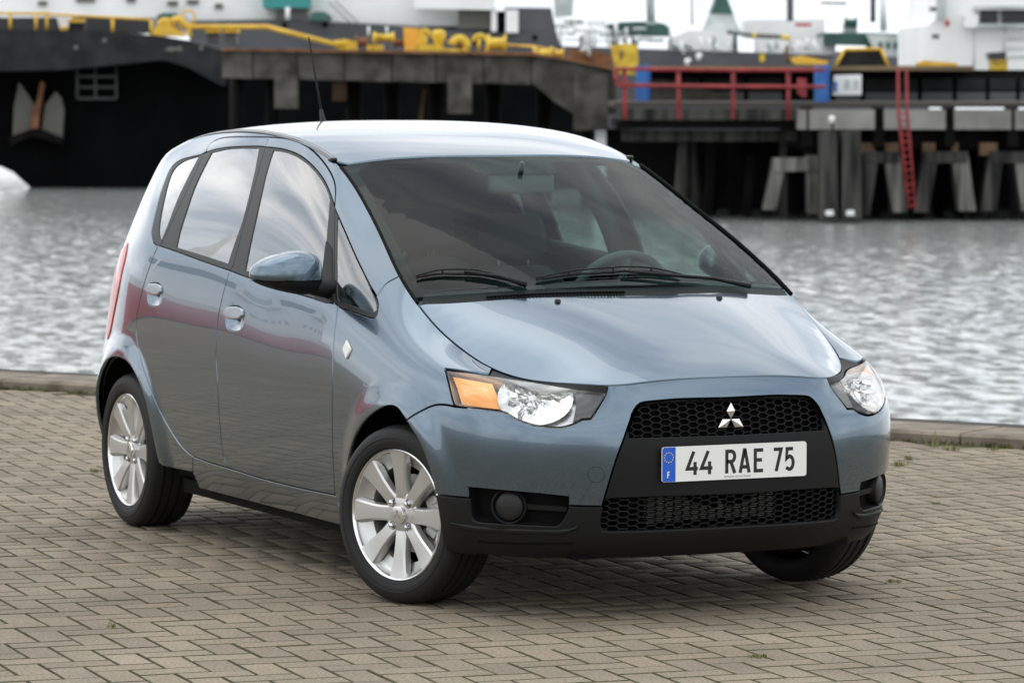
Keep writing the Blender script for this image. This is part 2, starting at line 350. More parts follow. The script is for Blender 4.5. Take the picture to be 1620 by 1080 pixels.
mg = mat('grass_blade', (0.09, 0.12, 0.03), 0.7); noise_tint(mg, 30, (0.10, 0.115, 0.03), (0.20, 0.20, 0.06))
mm = mat('moss', (0.07, 0.085, 0.018), 0.9); noise_tint(mm, 8, (0.035, 0.040, 0.012), (0.12, 0.13, 0.025))
sp = []
for px_, py_, r_, h_, n_ in ((1424, 737, .030, .032, 40), (1438, 727, .022, .028, 24), (1481, 797, .015, .012, 20), (1413, 920, .030, .011, 50), (1198, 1039, .030, .011, 50), (152, 746, .025, .018, 36), (178, 992, .015, .020, 14), (1570, 712, .03, .02, 24), (1505, 712, .04, .03, 30), (1480, 707, .05, .08, 8)):
    p = gpt(px_, py_); sp.append((p.x, p.y, r_, h_, n_))
tufts('weeds', sp, 'grass_blade')
sp = []
for k in range(900):
    a = rnd.uniform(-6, 12); q = kp(a, -rnd.uniform(0.0, 0.045)); sp.append((q[0], q[1], .02, .022, 5))
for k in range(1500):                                                        # moss strips follow the long joints
    j = rnd.randint(-55, 40); kk = rnd.randint(-30, 30); xs_ = j+4*kk+rnd.uniform(0, 3); p = BO+B1*(xs_*BW)+B2*(j*BW)
    if (p-K0).dot(KN) > -.1 or (p.x > 3 or p.x < -8): continue
    sp.append((p.x, p.y, .004, .0035, 4))
tufts('moss_growth', sp, 'moss')
# a few dead leaves and bits of grit
lv = []; LF = []
for px_, py_ in ((1378, 868), (1393, 907), (1352, 923), (1500, 912), (1448, 938), (595, 934), (330, 858), (1060, 995), (705, 884), (1340, 1005), (97, 893), (1225, 1018), (820, 962), (1460, 950), (300, 905)):
    p = gpt(px_, py_); s_ = rnd.uniform(.004, .011); a = rnd.uniform(0, 6.28); b = len(lv)
    for q in range(5): lv.append((p.x+s_*(1 if q % 2 else .6)*math.cos(a+q*1.256), p.y+s_*math.sin(a+q*1.256), .004+rnd.uniform(0, .005)))
    LF.append((b, b+1, b+2, b+3, b+4))
mat('grit_mat', (0.10, 0.06, 0.035), 0.9); tag(obj('grit', pydata(lv, LF), 'grit_mat', smooth=False), kind='stuff')
# ---- water -----------------------------------------------------------------------------------------
wm = mat('water', (0.29, 0.305, 0.295), 0.14); t = wm.node_tree; bs = t.nodes['Principled BSDF']; bs.inputs['IOR'].default_value = 1.5
geo = t.nodes.new('ShaderNodeNewGeometry'); mpn = t.nodes.new('ShaderNodeMapping'); mpn.inputs['Rotation'].default_value = (0, 0, -YAW); mpn.inputs['Scale'].default_value = (0.55, 1.0, 1.0)
t.links.new(geo.outputs['Position'], mpn.inputs[0])
na = t.nodes.new('ShaderNodeTexNoise'); na.inputs['Scale'].default_value = 3.3; na.inputs['Detail'].default_value = 6; na.inputs['Roughness'].default_value = 0.62; na.inputs['Distortion'].default_value = 0.4
t.links.new(mpn.outputs[0], na.inputs['Vector'])
def vmath(op, a, b=None, sc_=None):
    n_ = t.nodes.new('ShaderNodeVectorMath'); n_.operation = op
    for k, q in enumerate((a, b)):
        if q is None: continue
        if isinstance(q, tuple): n_.inputs[k].default_value = q
        else: t.links.new(q, n_.inputs[k])
    if sc_ is not None: n_.inputs['Scale'].default_value = sc_
    return n_.outputs[0]
slope = vmath('MULTIPLY', vmath('SUBTRACT', na.outputs['Color'], (0.5, 0.5, 0.5)), (0.60, 0.60, 0.0))     # wave slopes
t.links.new(vmath('NORMALIZE', vmath('ADD', slope, (0.0, 0.0, 1.0))), bs.inputs['Normal'])
wp = pydata([kp(-1500, 0.3, WATER_Z), kp(1500, 0.3, WATER_Z), kp(1500, 3000, WATER_Z), kp(-1500, 3000, WATER_Z)], [(0, 1, 2, 3)])
tag(obj('water', wp, 'water', smooth=False), kind='structure')

# ---- builders for things across the water -------------------------------------------------------------
def slab(name, m, parent, pts, D, dep, holes=None):
    """outline seen at depth D, running dep metres back"""
    bm = bmesh.new(); f = [bm.verts.new(BP(x, y, D)) for x, y in pts]; b = [bm.verts.new(BP(x, y, D)+FH*dep) for x, y in pts]; n = len(pts)
    bm.faces.new(f); bm.faces.new(b[::-1])
    for k in range(n): bm.faces.new((f[k], b[k], b[(k+1) % n], f[(k+1) % n]))
    bmesh.ops.triangulate(bm, faces=[q for q in bm.faces if len(q.verts) > 4])
    return obj(name, bm_me(bm, recalc=True), m, parent, smooth=False)
def blk(name, m, parent, x0, x1, y0, y1, D, dep): return slab(name, m, parent, [(x0, y0), (x1, y0), (x1, y1), (x0, y1)], D, dep)
def pipe(name, m, parent, pts, D, r_px, n=8):
    return tube(name, m, parent, [BP(x, y, D) for x, y in pts], r_px/FPX*D, n)
def thing(name, label, cat, px, D, group=None):
    """Empty on the water or deck below the thing; parts are built in world coordinates"""
    o = empty(name, (0, 0, 0)); tag(o, label, cat, group); return o
def drum(name, m, parent, x0, x1, yc, r_px, D, n=20):
    """drum with its axle across the view"""
    a, b = BP(x0, yc, D), BP(x1, yc, D); r_ = r_px/FPX*D; bm = bmesh.new(); w_ = (b-a).length; ax_ = (b-a).normalized(); up = Vector((0, 0, 1)); fo = ax_.cross(up)
    prof = [(0.0, 0.0), (1.0, 0.0), (1.0, .12), (.62, .18), (.62, .82), (1.0, .88), (1.0, 1.0), (0.0, 1.0)]; rings = []
    for q, tt in prof: rings.append([bm.verts.new(a+ax_*w_*tt+(up*math.cos(2*math.pi*k/n)+fo*math.sin(2*math.pi*k/n))*r_*max(q, .001)) for k in range(n)])
    for i in range(len(rings)-1):
        for k in range(n): bm.faces.new((rings[i][k], rings[i][(k+1) % n], rings[i+1][(k+1) % n], rings[i+1][k]))
    me = bm_me(bm, recalc=True); o = obj(name, me, m, parent); auto_sharp(me, 40); return o
def elbow(name, m, parent, cx, cy, r_px, tube_px, D, a0, a1, n=12):
    return tube(name, m, parent, [BP(cx+r_px*math.cos(R(a0+(a1-a0)*k/n)), cy-r_px*math.sin(R(a0+(a1-a0)*k/n)), D) for k in range(n+1)], tube_px/FPX*D, 10)

# ---- black barge with its raked bow -----------------------------------------------------------------------
DB = 152
bg = thing('barge', 'black hulled barge with raked bow, anchor and yellow deck rails', 'barge', 200, DB)
slab('hull', 'hull_black', bg, [(-420, 80), (300, 80), (930, 96), (930, 420), (60, 420), (47, 296), (20, 272), (0, 257), (-420, 150)], DB, 14)
slab('bow_strake', 'strake_grey', bg, [(-420, 40), (0, 47), (120, 49), (190, 51), (250, 57), (300, 65), (352, 80), (352, 136), (335, 128), (300, 108), (272, 97), (255, 95), (190, 102), (95, 111), (0, 113), (-420, 112)], DB-2.6, 3.0)
blk('deck_house', 'screen_dark', bg, -60, 238, 28, 52, DB+4, 4)
for x0, y0, x1, y1 in ((-420, 18, 55, 22), (55, 22, 235, 31), (235, 31, 240, 36)): pipe('top_rail', 'rail_yellow', bg, [(x0, y0), (x1, y1)], DB-2.2, 2.2)
pipe('top_rail', 'rail_yellow', bg, [(56, 22), (76, 22)], DB-2.2, 2.6)
for x_, y0, y1 in ((16, 24, 49), (57, 22, 49), (74, 22, 49), (178, 30, 53), (239, 33, 56)): pipe('rail_post', 'rail_yellow', bg, [(x_, y0), (x_, y1)], DB-2.2, 2.6)
slab('deck_box', 'ship_white', bg, [(90, 28), (110, 28), (108, 44), (94, 44)], DB-1.5, 1); slab('deck_box', 'gear_yellow', bg, [(94, 43), (108, 43), (107, 48), (95, 48)], DB-1.6, 1)
blk('mooring_post', 'strake_grey', bg, 110, 132, 35, 50, DB-1.5, 1); blk('post_cap', 'rail_yellow', bg, 110, 131, 30, 36, DB-1.6, 1)
# boarding frame let into the hull
for x_ in (122, 151, 184): pipe('frame_bar', 'strake_grey2', bg, [(x_, 105), (x_, 156)], DB-0.3, 2.4)
for y_ in (121, 138, 156): pipe('frame_bar', 'strake_grey2', bg, [(122, y_), (184, y_)], DB-0.3, 2.6)
# anchor in its pocket
slab('anchor_plate', 'anchor_pale', bg, [(30, 130), (44, 150), (55, 168), (52, 206), (20, 216), (22, 170)], DB-0.4, .4); slab('anchor_plate', 'anchor_pale', bg, [(88, 145), (97, 156), (101, 176), (98, 218), (82, 214), (66, 206), (72, 166)], DB-0.4, .4)
slab('anchor_shank', 'rust', bg, [(64, 128), (70, 132), (62, 180), (60, 204), (48, 204), (51, 172), (58, 160)], DB-0.7, .4)
slab('anchor_crown', 'pier_dark', bg, [(14, 217), (50, 204), (62, 204), (100, 219), (98, 228), (50, 215), (16, 230)], DB-0.8, .5)
for cx, cy, a0, a1, tr in ((262, 42, 30, 200, 5), (281, 40, -30, 150, 6)): elbow('chain_guide', 'rail_yellow', bg, cx, cy, 9, tr, DB-2.0, a0, a1)
slab('windlass', 'rail_yellow', bg, [(240, 57), (244, 44), (258, 40), (262, 30), (268, 32), (270, 44), (290, 52), (291, 58)], DB-2.2, 1.6)
elbow('windlass_wheel', 'rail_yellow', bg, 298, 28, 11, 1.8, DB-1.8, 0, 360, 20); pipe('windlass_strut', 'rail_yellow', bg, [(302, 60), (296, 38)], DB-2.2, 3.4)
pipe('gangway_rail', 'rail_yellow', bg, [(296, 43), (422, 43), (528, 70)], DB-2.2, 4.0)
for x_ in (336, 365): blk('bollard_post', 'strake_grey2', bg, x_-9, x_+9, 50, 70, DB-1.5, 1); blk('bollard_cap', 'rail_yellow', bg, x_-11, x_+11, 46, 52, DB-1.7, 1.3)
for cx, cy, w_ in ((270, 78, 9), (283, 77, 6), (120, 75, 4), (165, 64, 4), (318, 76, 4)): slab('scuff', 'anchor_pale', bg, [(cx-w_, cy), (cx, cy-4), (cx+w_, cy-2), (cx+w_*.6, cy+4), (cx-w_*.7, cy+3)], DB-2.605-.003, .004)
# ---- concrete jetty on columns ---------------------------------------------------------------------------------
DJ = 128
jt = thing('jetty', 'grey concrete jetty deck on square columns over dark water', 'jetty', 650, DJ)
jx = [350, 400, 470, 545, 620, 690, 765, 840]
for a, b in zip(jx, jx[1:]):
    ya, yb = 80+(a-350)*.016, 80+(b-350)*.016; slab('deck_panel', 'concrete', jt, [(a+1, ya), (b-1, yb), (b-1, yb+44+(b-350)*.005), (a+1, ya+43+(a-350)*.005)], DJ, 6)
slab('deck_panel', 'concrete', jt, [(841, 88), (900, 96), (974, 112), (975, 181), (907, 180), (880, 163), (845, 134), (841, 131)], DJ, 6)
slab('deck_edge', 'rust', jt, [(350, 76.5), (840, 83), (900, 92), (974, 108), (974, 112), (900, 96.2), (840, 88), (350, 80.2)], DJ-.3, 6)
for x0, x1, yb in ((434, 470, 172), (708, 746, 180), (908, 962, 206)): blk('column', 'concrete', jt, x0, x1, 118, yb, DJ-.4, 1.2)
for x0, x1, y0, y1 in ((526, 556, 132, 160),): blk('tie_beam', 'ochre', jt, x0, x1, y0, y1, DJ+5.0, .6)
pipe('stay', 'ochre', jt, [(672, 140), (664, 200)], DJ+4, 3)
for k, x_ in enumerate((375, 432, 560, 620, 690, 780, 860, 930)): pipe('rear_pile', 'pier_dark', jt, [(x_, 118), (x_, 330)], DJ+5, 12, 10)
# ---- yellow gear standing on the jetty ------------------------------------------------------------------------
DG = 129
g = thing('pipe_end', 'low yellow block where the sloping yellow rail lands on the jetty', 'machinery', 545, DG); slab('block', 'gear_yellow', g, [(529, 64), (545, 62), (547, 68), (563, 66), (564, 80), (541, 80), (529, 74)], DG, 1.2); drum('roller', 'gear_yellow', g, 531, 545, 70, 6, DG-.3)
g = thing('cable_reel', 'dark rusty cable reel behind the low yellow block', 'reel', 571, DG); drum('reel_drum', 'rust', g, 562, 582, 67, 11, DG+1.5)
g = thing('mooring_winch', 'yellow winch drum left of the orange cabinet', 'winch', 605, DG, 'winches on the jetty'); drum('winch_drum', 'gear_yellow', g, 590, 624, 60, 9, DG); blk('winch_base', 'gear_yellow', g, 580, 606, 71, 81, DG, 1.2); elbow('winch_arm', 'gear_yellow', g, 600, 66, 9, 3.5, DG-.4, 20, 180); drum('brake_drum', 'rust', g, 624, 640, 68, 9, DG+.3)
g = thing('control_cabinet', 'upright orange and yellow cabinet tallest on the jetty', 'cabinet', 655, DG); slab('cabinet_body', 'gear_orange', g, [(638, 44), (660, 45), (660, 82), (640, 82)], DG, 1.3); slab('cabinet_side', 'gear_yellow', g, [(660, 45), (667, 47), (676, 62), (672, 82), (660, 82)], DG+.1, 1.2); elbow('hood', 'gear_yellow', g, 672, 56, 7, 4, DG+.3, -20, 180)
g = thing('capstan', 'rounded yellow capstan head just right of the orange cabinet', 'capstan', 695, DG)
bm = bmesh.new(); lathe_bm(bm, [(.0, .75), (.16, .73), (.24, .60), (.20, .45), (.13, .30), (.18, .12), (.26, .0)], 20, 'z'); bmesh.ops.translate(bm, vec=BP(694, 84, DG), verts=bm.verts[:]); obj('capstan_head', bm_me(bm, recalc=True), 'gear_yellow', g); slab('capstan_base', 'gear_yellow', g, [(662, 72), (688, 70), (700, 76), (728, 78), (728, 84), (662, 84)], DG-.8, 1.2)
g = thing('chain_stopper', 'yellow horn shaped fairlead in the middle of the jetty gear', 'fairlead', 730, DG); elbow('horn', 'gear_yellow', g, 727, 73, 12, 6.5, DG-.5, -60, 170); slab('foot', 'gear_yellow', g, [(706, 66), (722, 60), (730, 62), (716, 70)], DG-.2, .8); drum('roller', 'rust', g, 722, 732, 74, 7, DG)
g = thing('small_windlass', 'yellow and rusty small windlass beside the large yellow drum', 'windlass', 757, DG); drum('drum', 'rust', g, 747, 756, 66, 9, DG); elbow('guard', 'gear_yellow', g, 759, 66, 10, 3.5, DG-.2, 0, 180); pipe('stand', 'gear_yellow', g, [(758, 60), (757, 84)], DG-.2, 3)
g = thing('mooring_winch', 'large yellow double flanged drum nearest the right end of the jetty', 'winch', 783, DG, 'winches on the jetty'); drum('winch_drum', 'gear_yellow', g, 771, 801, 70, 15, DG); pipe('winch_leg', 'gear_yellow', g, [(774, 62), (768, 88)], DG-.5, 3); blk('winch_base', 'gear_yellow', g, 768, 800, 82, 87, DG, 1.2)
pr_ = thing('jetty_rail', 'thin yellow rail between the large drum and the low tank', 'railing', 825, DG); pipe('rail', 'rail_yellow', pr_, [(800, 71), (850, 75)], DG+.5, 1.8); pipe('rail', 'rail_yellow', pr_, [(800, 72), (840, 73), (880, 80)], DG+1.2, 1.6)
g = thing('deck_tank', 'low rounded yellow tank on the right end of the jetty', 'tank', 862, DG); drum('tank_body', 'gear_yellow', g, 843, 874, 86, 12, DG); blk('tank_foot', 'gear_yellow', g, 846, 872, 90, 98, DG, 1); drum('tank_cap', 'rail_yellow', g, 877, 892, 85, 9, DG)
g = thing('engine_plinth', 'rusty brown machinery plinth behind the yellow bin', 'plinth', 930, DG); slab('plinth', 'rust', g, [(900, 78), (935, 80), (968, 86), (968, 106), (900, 96)], DG+2, 2); elbow('vent_pipe', 'pipe_pale', g, 926, 84, 6, 4, DG+1.5, -40, 160)
g = thing('yellow_bin', 'big tapered yellow bin with a dark mark above the red railing', 'bin', 988, DG); slab('bin_body', 'gear_yellow', g, [(967, 71), (998, 69), (1009, 73), (1010, 100), (1006, 120), (976, 116), (971, 92)], DG-1, 1.4); slab('mark', 'timber', g, [(980, 82), (986, 81), (987, 84), (984.5, 85), (984, 95), (981.5, 95), (981.5, 85), (979.5, 84)], DG-1.03, .02)
# ---- ships beyond ----------------------------------------------------------------------------------------------
DS = 235
ws = thing('supply_ship', 'white and dark grey supply ship behind the jetty with teal container', 'ship', 560, DS)
slab('hull', 'ship_grey', ws, [(300, 33), (440, 31), (520, 35), (600, 39), (735, 49), (798, 52), (798, 12), (872, 13), (880, 50), (892, 90), (892, 230), (300, 230)], DS, 16)
slab('superstructure', 'ship_white', ws, [(-420, -260), (700, -260), (720, -30), (780, -30), (780, 12), (725, 16), (725, 42), (655, 42), (520, 36), (420, 31), (300, 33), (-420, 70)], DS+1, 14)
slab('bridge_wing', 'ship_white', ws, [(655, -20), (782, -20), (782, 13), (776, 16), (655, 14)], DS-1.5, 2)
blk('wing_post', 'ship_white', ws, 777, 786, 12, 50, DS-1, 1); blk('side_locker', 'ship_white', ws, 800, 820, 16, 52, DS-1, 1); blk('open_deck', 'hull_black', ws, 786, 800, 18, 52, DS-.2, .3); blk('recess', 'anchor_pale', ws, 725, 777, 18, 46, DS-.2, .5)
blk('container', 'ship_teal', ws, 416, 490, -30, 13, DS-1, 3); pipe('davit', 'ship_white', ws, [(455, 12), (455, 31)], DS-1.2, 4)
for x0, x1, y0, y1 in ((265, 283, 2, 9), (296, 314, 0, 7), (120, 150, -10, 4), (60, 74, 2, 9), (340, 352, 6, 14), (200, 214, -4, 4)): blk('deck_window', 'anchor_pale', ws, x0, x1, y0, y1, DS+.8, .25)
for x0, x1 in ((436, 452), (458, 486)): blk('shelter', 'anchor_pale', ws, x0, x1, 16, 31, DS-.2, .5)
slab('life_raft', 'ship_green', ws, [(490, 24), (498, 19), (512, 19), (522, 25), (522, 33), (490, 33)], DS-1.2, 2); slab('life_raft', 'ship_green', ws, [(248, 26), (256, 21), (278, 21), (290, 28), (290, 36), (246, 36)], DS-1.2, 2)
pipe('mast', 'ship_white', ws, [(287, -40), (286, 36)], DS-2, 4.5)
for x_ in (583, 612): pipe('stanchion', 'ship_white', ws, [(x_, 42), (x_, 56)], DS-2, 2)
for a, b in (((520, 4), (556, 38)), ((530, 2), (566, 36))): pipe('stair_rail', 'anchor_pale', ws, [a, b], DS-.6, 1)
for x_ in (450, 514, 846): slab('hull_port', 'hull_black', ws, [(x_-4, 36+(x_ > 800)*20), (x_+4, 36+(x_ > 800)*20), (x_+4, 44+(x_ > 800)*20), (x_-4, 44+(x_ > 800)*20)], DS-.05, .3)
DT = 320
tk = thing('tanker', 'long grey tanker with green deck houses and pale pipework', 'tanker', 1150, DT)
slab('hull', 'ship_grey', tk, [(860, 72), (1010, 77), (1310, 88), (1470, 92), (1470, 240), (860, 240)], DT, 20)
slab('deck_tank', 'ship_green', tk, [(955, 40), (985, 35), (1030, 34), (1052, 38), (1062, 47), (1062, 57), (985, 56), (968, 46)], DT+4, 8)
slab('deck_house', 'ship_green', tk, [(1304, 52), (1380, 52), (1450, 55), (1450, 74), (1380, 72), (1304, 70)], DT+4, 8)
slab('deck_house', 'pipe_pale', tk, [(1370, 54), (1450, 58), (1450, 92), (1390, 92)], DT+3, 6)
for x0 in range(1390, 1446, 12): blk('house_window', 'ship_green', tk, x0, x0+6, 67, 77, DT+2.9, .3)
slab('pump_house', 'ship_white', tk, [(1062, 60), (1090, 48), (1160, 50), (1165, 84), (1060, 82)], DT+3, 6); slab('pump_house', 'ship_white', tk, [(1200, 62), (1322, 60), (1322, 90), (1200, 86)], DT+6, 6)
slab('after_house', 'ship_white', tk, [(1180, 32), (1305, 30), (1305, 62), (1180, 60)], DT+14, 8)
rd_ = random.Random(11)
for k in range(46):
    x_ = rd_.uniform(876, 1060); y_ = rd_.uniform(34, 66); l_ = rd_.uniform(8, 34)
    if rd_.random() < .5: pipe('deck_pipe', rd_.choice(['pipe_pale', 'pipe_pale', 'ship_white', 'ship_green']), tk, [(x_, y_), (x_+l_, y_+rd_.uniform(-1, 1.5))], DT+rd_.uniform(-1, 3), rd_.uniform(1.2, 2.6), 6)
    else: pipe('deck_pipe', rd_.choice(['pipe_pale', 'ship_white', 'ship_green', 'ship_grey']), tk, [(x_, y_), (x_+rd_.uniform(-4, 4), 74)], DT+rd_.uniform(-1, 3), rd_.uniform(1.4, 3.2), 6)
for k in range(34):
    x_ = rd_.uniform(1060, 1300); pipe('deck_pipe', rd_.choice(['pipe_pale', 'ship_white', 'ship_green', 'ship_white']), tk, [(x_, rd_.uniform(58, 74)), (x_+rd_.uniform(-3, 12), rd_.uniform(76, 86))], DT-1+rd_.uniform(0, 2), rd_.uniform(1.2, 3.0), 6)
for x0, x1, y_ in ((880, 965, 31), (880, 960, 38), (890, 960, 46)): pipe('walkway_rail', 'ship_white', tk, [(x0, y_), (x1, y_+3)], DT-1, 1.3, 6)
for x_ in range(884, 962, 13): pipe('rail_post', 'ship_white', tk, [(x_, 30), (x_, 56)], DT-1, 1.1, 6)
slab('forward_house', 'pipe_pale', tk, [(877, -20), (908, -20), (906, 24), (878, 27)], DT+8, 5); pipe('mast', 'pipe_pale', tk, [(1027, -40), (1030, 36)], DT+8, 7); pipe('mast', 'pipe_pale', tk, [(1094, -40), (1095, 40)], DT+10, 2.2); pipe('mast', 'strake_grey2', tk, [(1250, -40), (1250, 34)], DT+10, 5.5); pipe('mast', 'strake_grey2', tk, [(1381, -40), (1381, 36)], DT+10, 4.5); pipe('mast', 'ship_white', tk, [(1396, -40), (1398, 50)], DT+9, 6)
slab('crane_cone', 'ship_green', tk, [(1136, -10), (1148, -10), (1157, 16), (1160, 22), (1124, 22), (1128, 14)], DT+9, 4); slab('crane_base', 'pipe_pale', tk, [(1124, 21), (1160, 21), (1172, 52), (1112, 52)], DT+9.2, 4)
pipe('hose', 'strake_grey2', tk, [(1150, 51), (1190, 56), (1230, 58), (1248, 60)], DT-1.5, 3); pipe('hose_end', 'gear_yellow', tk, [(1236, 59), (1250, 61)], DT-1.6, 4); pipe('hose_clamp', 'gear_yellow', tk, [(1190, 56), (1196, 57)], DT-1.6, 4); pipe('hose_post', 'ship_green', tk, [(1163, 52), (1164, 82)], DT-1.5, 3.5)
pipe('antenna_yard', 'timber', tk, [(1298, 5), (1340, 6)], DT+10, 2); drum('radar_dome', 'ship_green', tk, 1336, 1356, 36, 9, DT+8); blk('dome_stand', 'pipe_pale', tk, 1336, 1356, 36, 54, DT+8.5, 2)
slab('red_cap', 'ship_red', tk, [(1258, 37), (1284, 37), (1283, 42), (1260, 42)], DT+6, 1)
for x_, y_ in ((1106, 90), (1088, 98)): elbow('fender_ball', 'ship_white', tk, x_, y_, 2, 4, DT-3, 0, 300)
blk('draft_mark', 'gear_yellow', tk, 1202, 1210, 86, 98, DT-.1, .3)
DR = 180
rs_ = thing('white_vessel', 'white deckhouse vessel with dark wheelhouse window at the right', 'ship', 1550, DR)
slab('deck_house', 'ship_white', rs_, [(1468, 40), (1480, 30), (1495, -60), (1900, -60), (1900, 118), (1468, 118)], DR, 14)
blk('wheelhouse_window', 'screen_dark', rs_, 1551, 1578, 18, 37, DR-.2, .4); blk('wheelhouse_window', 'screen_dark', rs_, 1586, 1900, 18, 37, DR-.2, .4)
blk('window_ledge', 'pipe_pale', rs_, 1545, 1900, 10, 16, DR-1, 1.1); blk('window_ledge', 'pipe_pale', rs_, 1545, 1900, 38, 43, DR-.8, .9); blk('locker', 'ship_white', rs_, 1526, 1548, 24, 44, DR-.8, .9)
for y_ in (60, 75, 88): blk('side_line', 'pipe_pale', rs_, 1590, 1900, y_, y_+4, DR-.1, .2)
blk('funnel', 'pipe_pale', rs_, 1484, 1497, -60, 30, DR-.5, 1)
for x_, y_, r_ in ((1476, 15, 5), (1480, 58, 5)): drum('search_lamp', 'screen_dark', rs_, x_-r_, x_+r_, y_, r_, DR-1)
blk('sign_patch', 'ship_red', rs_, 1496, 1502, 33, 41, DR-.1, .2); pipe('stay', 'pipe_pale', rs_, [(1541, 45), (1541, 118)], DR-.5, 2); pipe('stay', 'pipe_pale', rs_, [(1590, 43), (1588, 84)], DR-.5, 2); slab('deck_gear', 'screen_dark', rs_, [(1562, 84), (1592, 82), (1592, 97), (1566, 96)], DR-2, 1)
# ---- pier with battered piles --------------------------------------------------------------------------------------
DP = 119
pi = thing('pier', 'long dark pier on pale slanting piles at the right', 'pier', 1300, DP)
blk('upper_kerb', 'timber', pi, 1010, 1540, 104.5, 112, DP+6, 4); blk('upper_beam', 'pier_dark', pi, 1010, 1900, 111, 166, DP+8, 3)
for k, (x0, x1) in enumerate(((1040, 1110), (1112, 1180), (1182, 1240), (1320, 1365), (1367, 1455), (1457, 1510), (1512, 1562), (1564, 1610), (1612, 1700), (1702, 1800))):
    blk('beam_panel', 'strake_grey2', pi, x0+2, x1-3, 146, 162, DP+7.7, .25); blk('beam_panel', 'strake_grey', pi, x0+2, x1-3, 124, 143, DP+7.8, .2)
slab('slope_plate', 'concrete', pi, [(1030, 124), (1060, 128), (1150, 150), (1160, 164), (1030, 164)], DP+7.5, .3)
blk('walkway', 'timber_dark', pi, 970, 1900, 162, 170, DP, 8)
blk('walkway_beam', 'pile_dark', pi, 978, 1262, 172, 190, DP, 1); blk('walkway_gap', 'pier_dark', pi, 975, 1262, 190, 204, DP+.4, 6); blk('lower_beam', 'pile_dark', pi, 985, 1262, 206, 224, DP+1.2, 1)
for x0, x1 in ((1262, 1276), (1280, 1384), (1399, 1496), (1510, 1600), (1606, 1700), (1712, 1830)): blk('edge_panel', 'concrete_pale', pi, x0, x1, 174, 205, DP-.4, .8)
for x_ in (1278, 1391, 1503, 1603, 1706): blk('panel_post', 'pier_dark', pi, x_-8, x_+8, 170, 232, DP-.2, 1)
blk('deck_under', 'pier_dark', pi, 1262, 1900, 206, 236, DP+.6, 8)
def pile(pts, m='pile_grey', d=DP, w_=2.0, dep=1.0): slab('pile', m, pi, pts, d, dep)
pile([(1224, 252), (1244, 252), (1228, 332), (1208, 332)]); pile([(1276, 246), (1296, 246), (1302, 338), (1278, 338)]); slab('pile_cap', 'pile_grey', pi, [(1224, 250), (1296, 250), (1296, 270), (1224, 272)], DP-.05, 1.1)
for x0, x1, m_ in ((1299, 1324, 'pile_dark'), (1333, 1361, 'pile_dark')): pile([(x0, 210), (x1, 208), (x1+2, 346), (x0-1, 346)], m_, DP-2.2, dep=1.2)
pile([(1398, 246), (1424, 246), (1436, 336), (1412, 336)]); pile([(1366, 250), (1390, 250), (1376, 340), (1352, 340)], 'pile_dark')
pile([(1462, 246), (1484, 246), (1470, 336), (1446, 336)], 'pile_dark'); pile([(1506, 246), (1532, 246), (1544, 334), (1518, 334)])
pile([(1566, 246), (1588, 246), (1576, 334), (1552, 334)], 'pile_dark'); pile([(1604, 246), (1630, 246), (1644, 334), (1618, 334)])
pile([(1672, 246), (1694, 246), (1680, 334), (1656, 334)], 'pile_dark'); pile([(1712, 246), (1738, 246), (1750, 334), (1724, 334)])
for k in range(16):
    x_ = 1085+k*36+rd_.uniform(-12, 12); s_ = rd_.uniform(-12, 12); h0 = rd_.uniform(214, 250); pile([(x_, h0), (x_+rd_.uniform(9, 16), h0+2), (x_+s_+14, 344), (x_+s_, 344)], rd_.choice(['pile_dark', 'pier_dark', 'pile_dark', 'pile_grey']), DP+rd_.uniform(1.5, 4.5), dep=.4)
for x0, x1 in ((1366, 1424), (1462, 1532), (1566, 1630), (1672, 1738)): slab('pile_cap', 'pile_dark', pi, [(x0, 240), (x1, 240), (x1-2, 258), (x0+2, 258)], DP-.03, 1.1)
for x0, x1 in ((1362, 1384), (1400, 1422), (1460, 1480), (1506, 1516), (1550, 1578)): blk('bearing_block', 'ochre', pi, x0, x1, 226, 246, DP+.2, .3)
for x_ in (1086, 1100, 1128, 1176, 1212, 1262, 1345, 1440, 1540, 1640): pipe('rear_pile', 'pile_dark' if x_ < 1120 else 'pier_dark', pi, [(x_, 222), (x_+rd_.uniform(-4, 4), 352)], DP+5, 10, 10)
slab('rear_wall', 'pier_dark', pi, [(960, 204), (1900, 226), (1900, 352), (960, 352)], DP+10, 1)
for x_ in (1312, 1345): slab('pile_mark', 'ship_white', pi, [(x_-6, 333), (x_+6, 332), (x_+7, 341), (x_-6, 341)], DP-2.24, .03)
lp_ = thing('beacon_lamp', 'small round white lamp on the post in front of the pier', 'lamp', 1316, DP); elbow('lamp_ball', 'ship_white', lp_, 1316, 189, 2.5, 3.5, DP-2.4, 0, 330); pipe('lamp_stem', 'pile_dark', lp_, [(1317, 194), (1318, 212)], DP-2.4, 2)
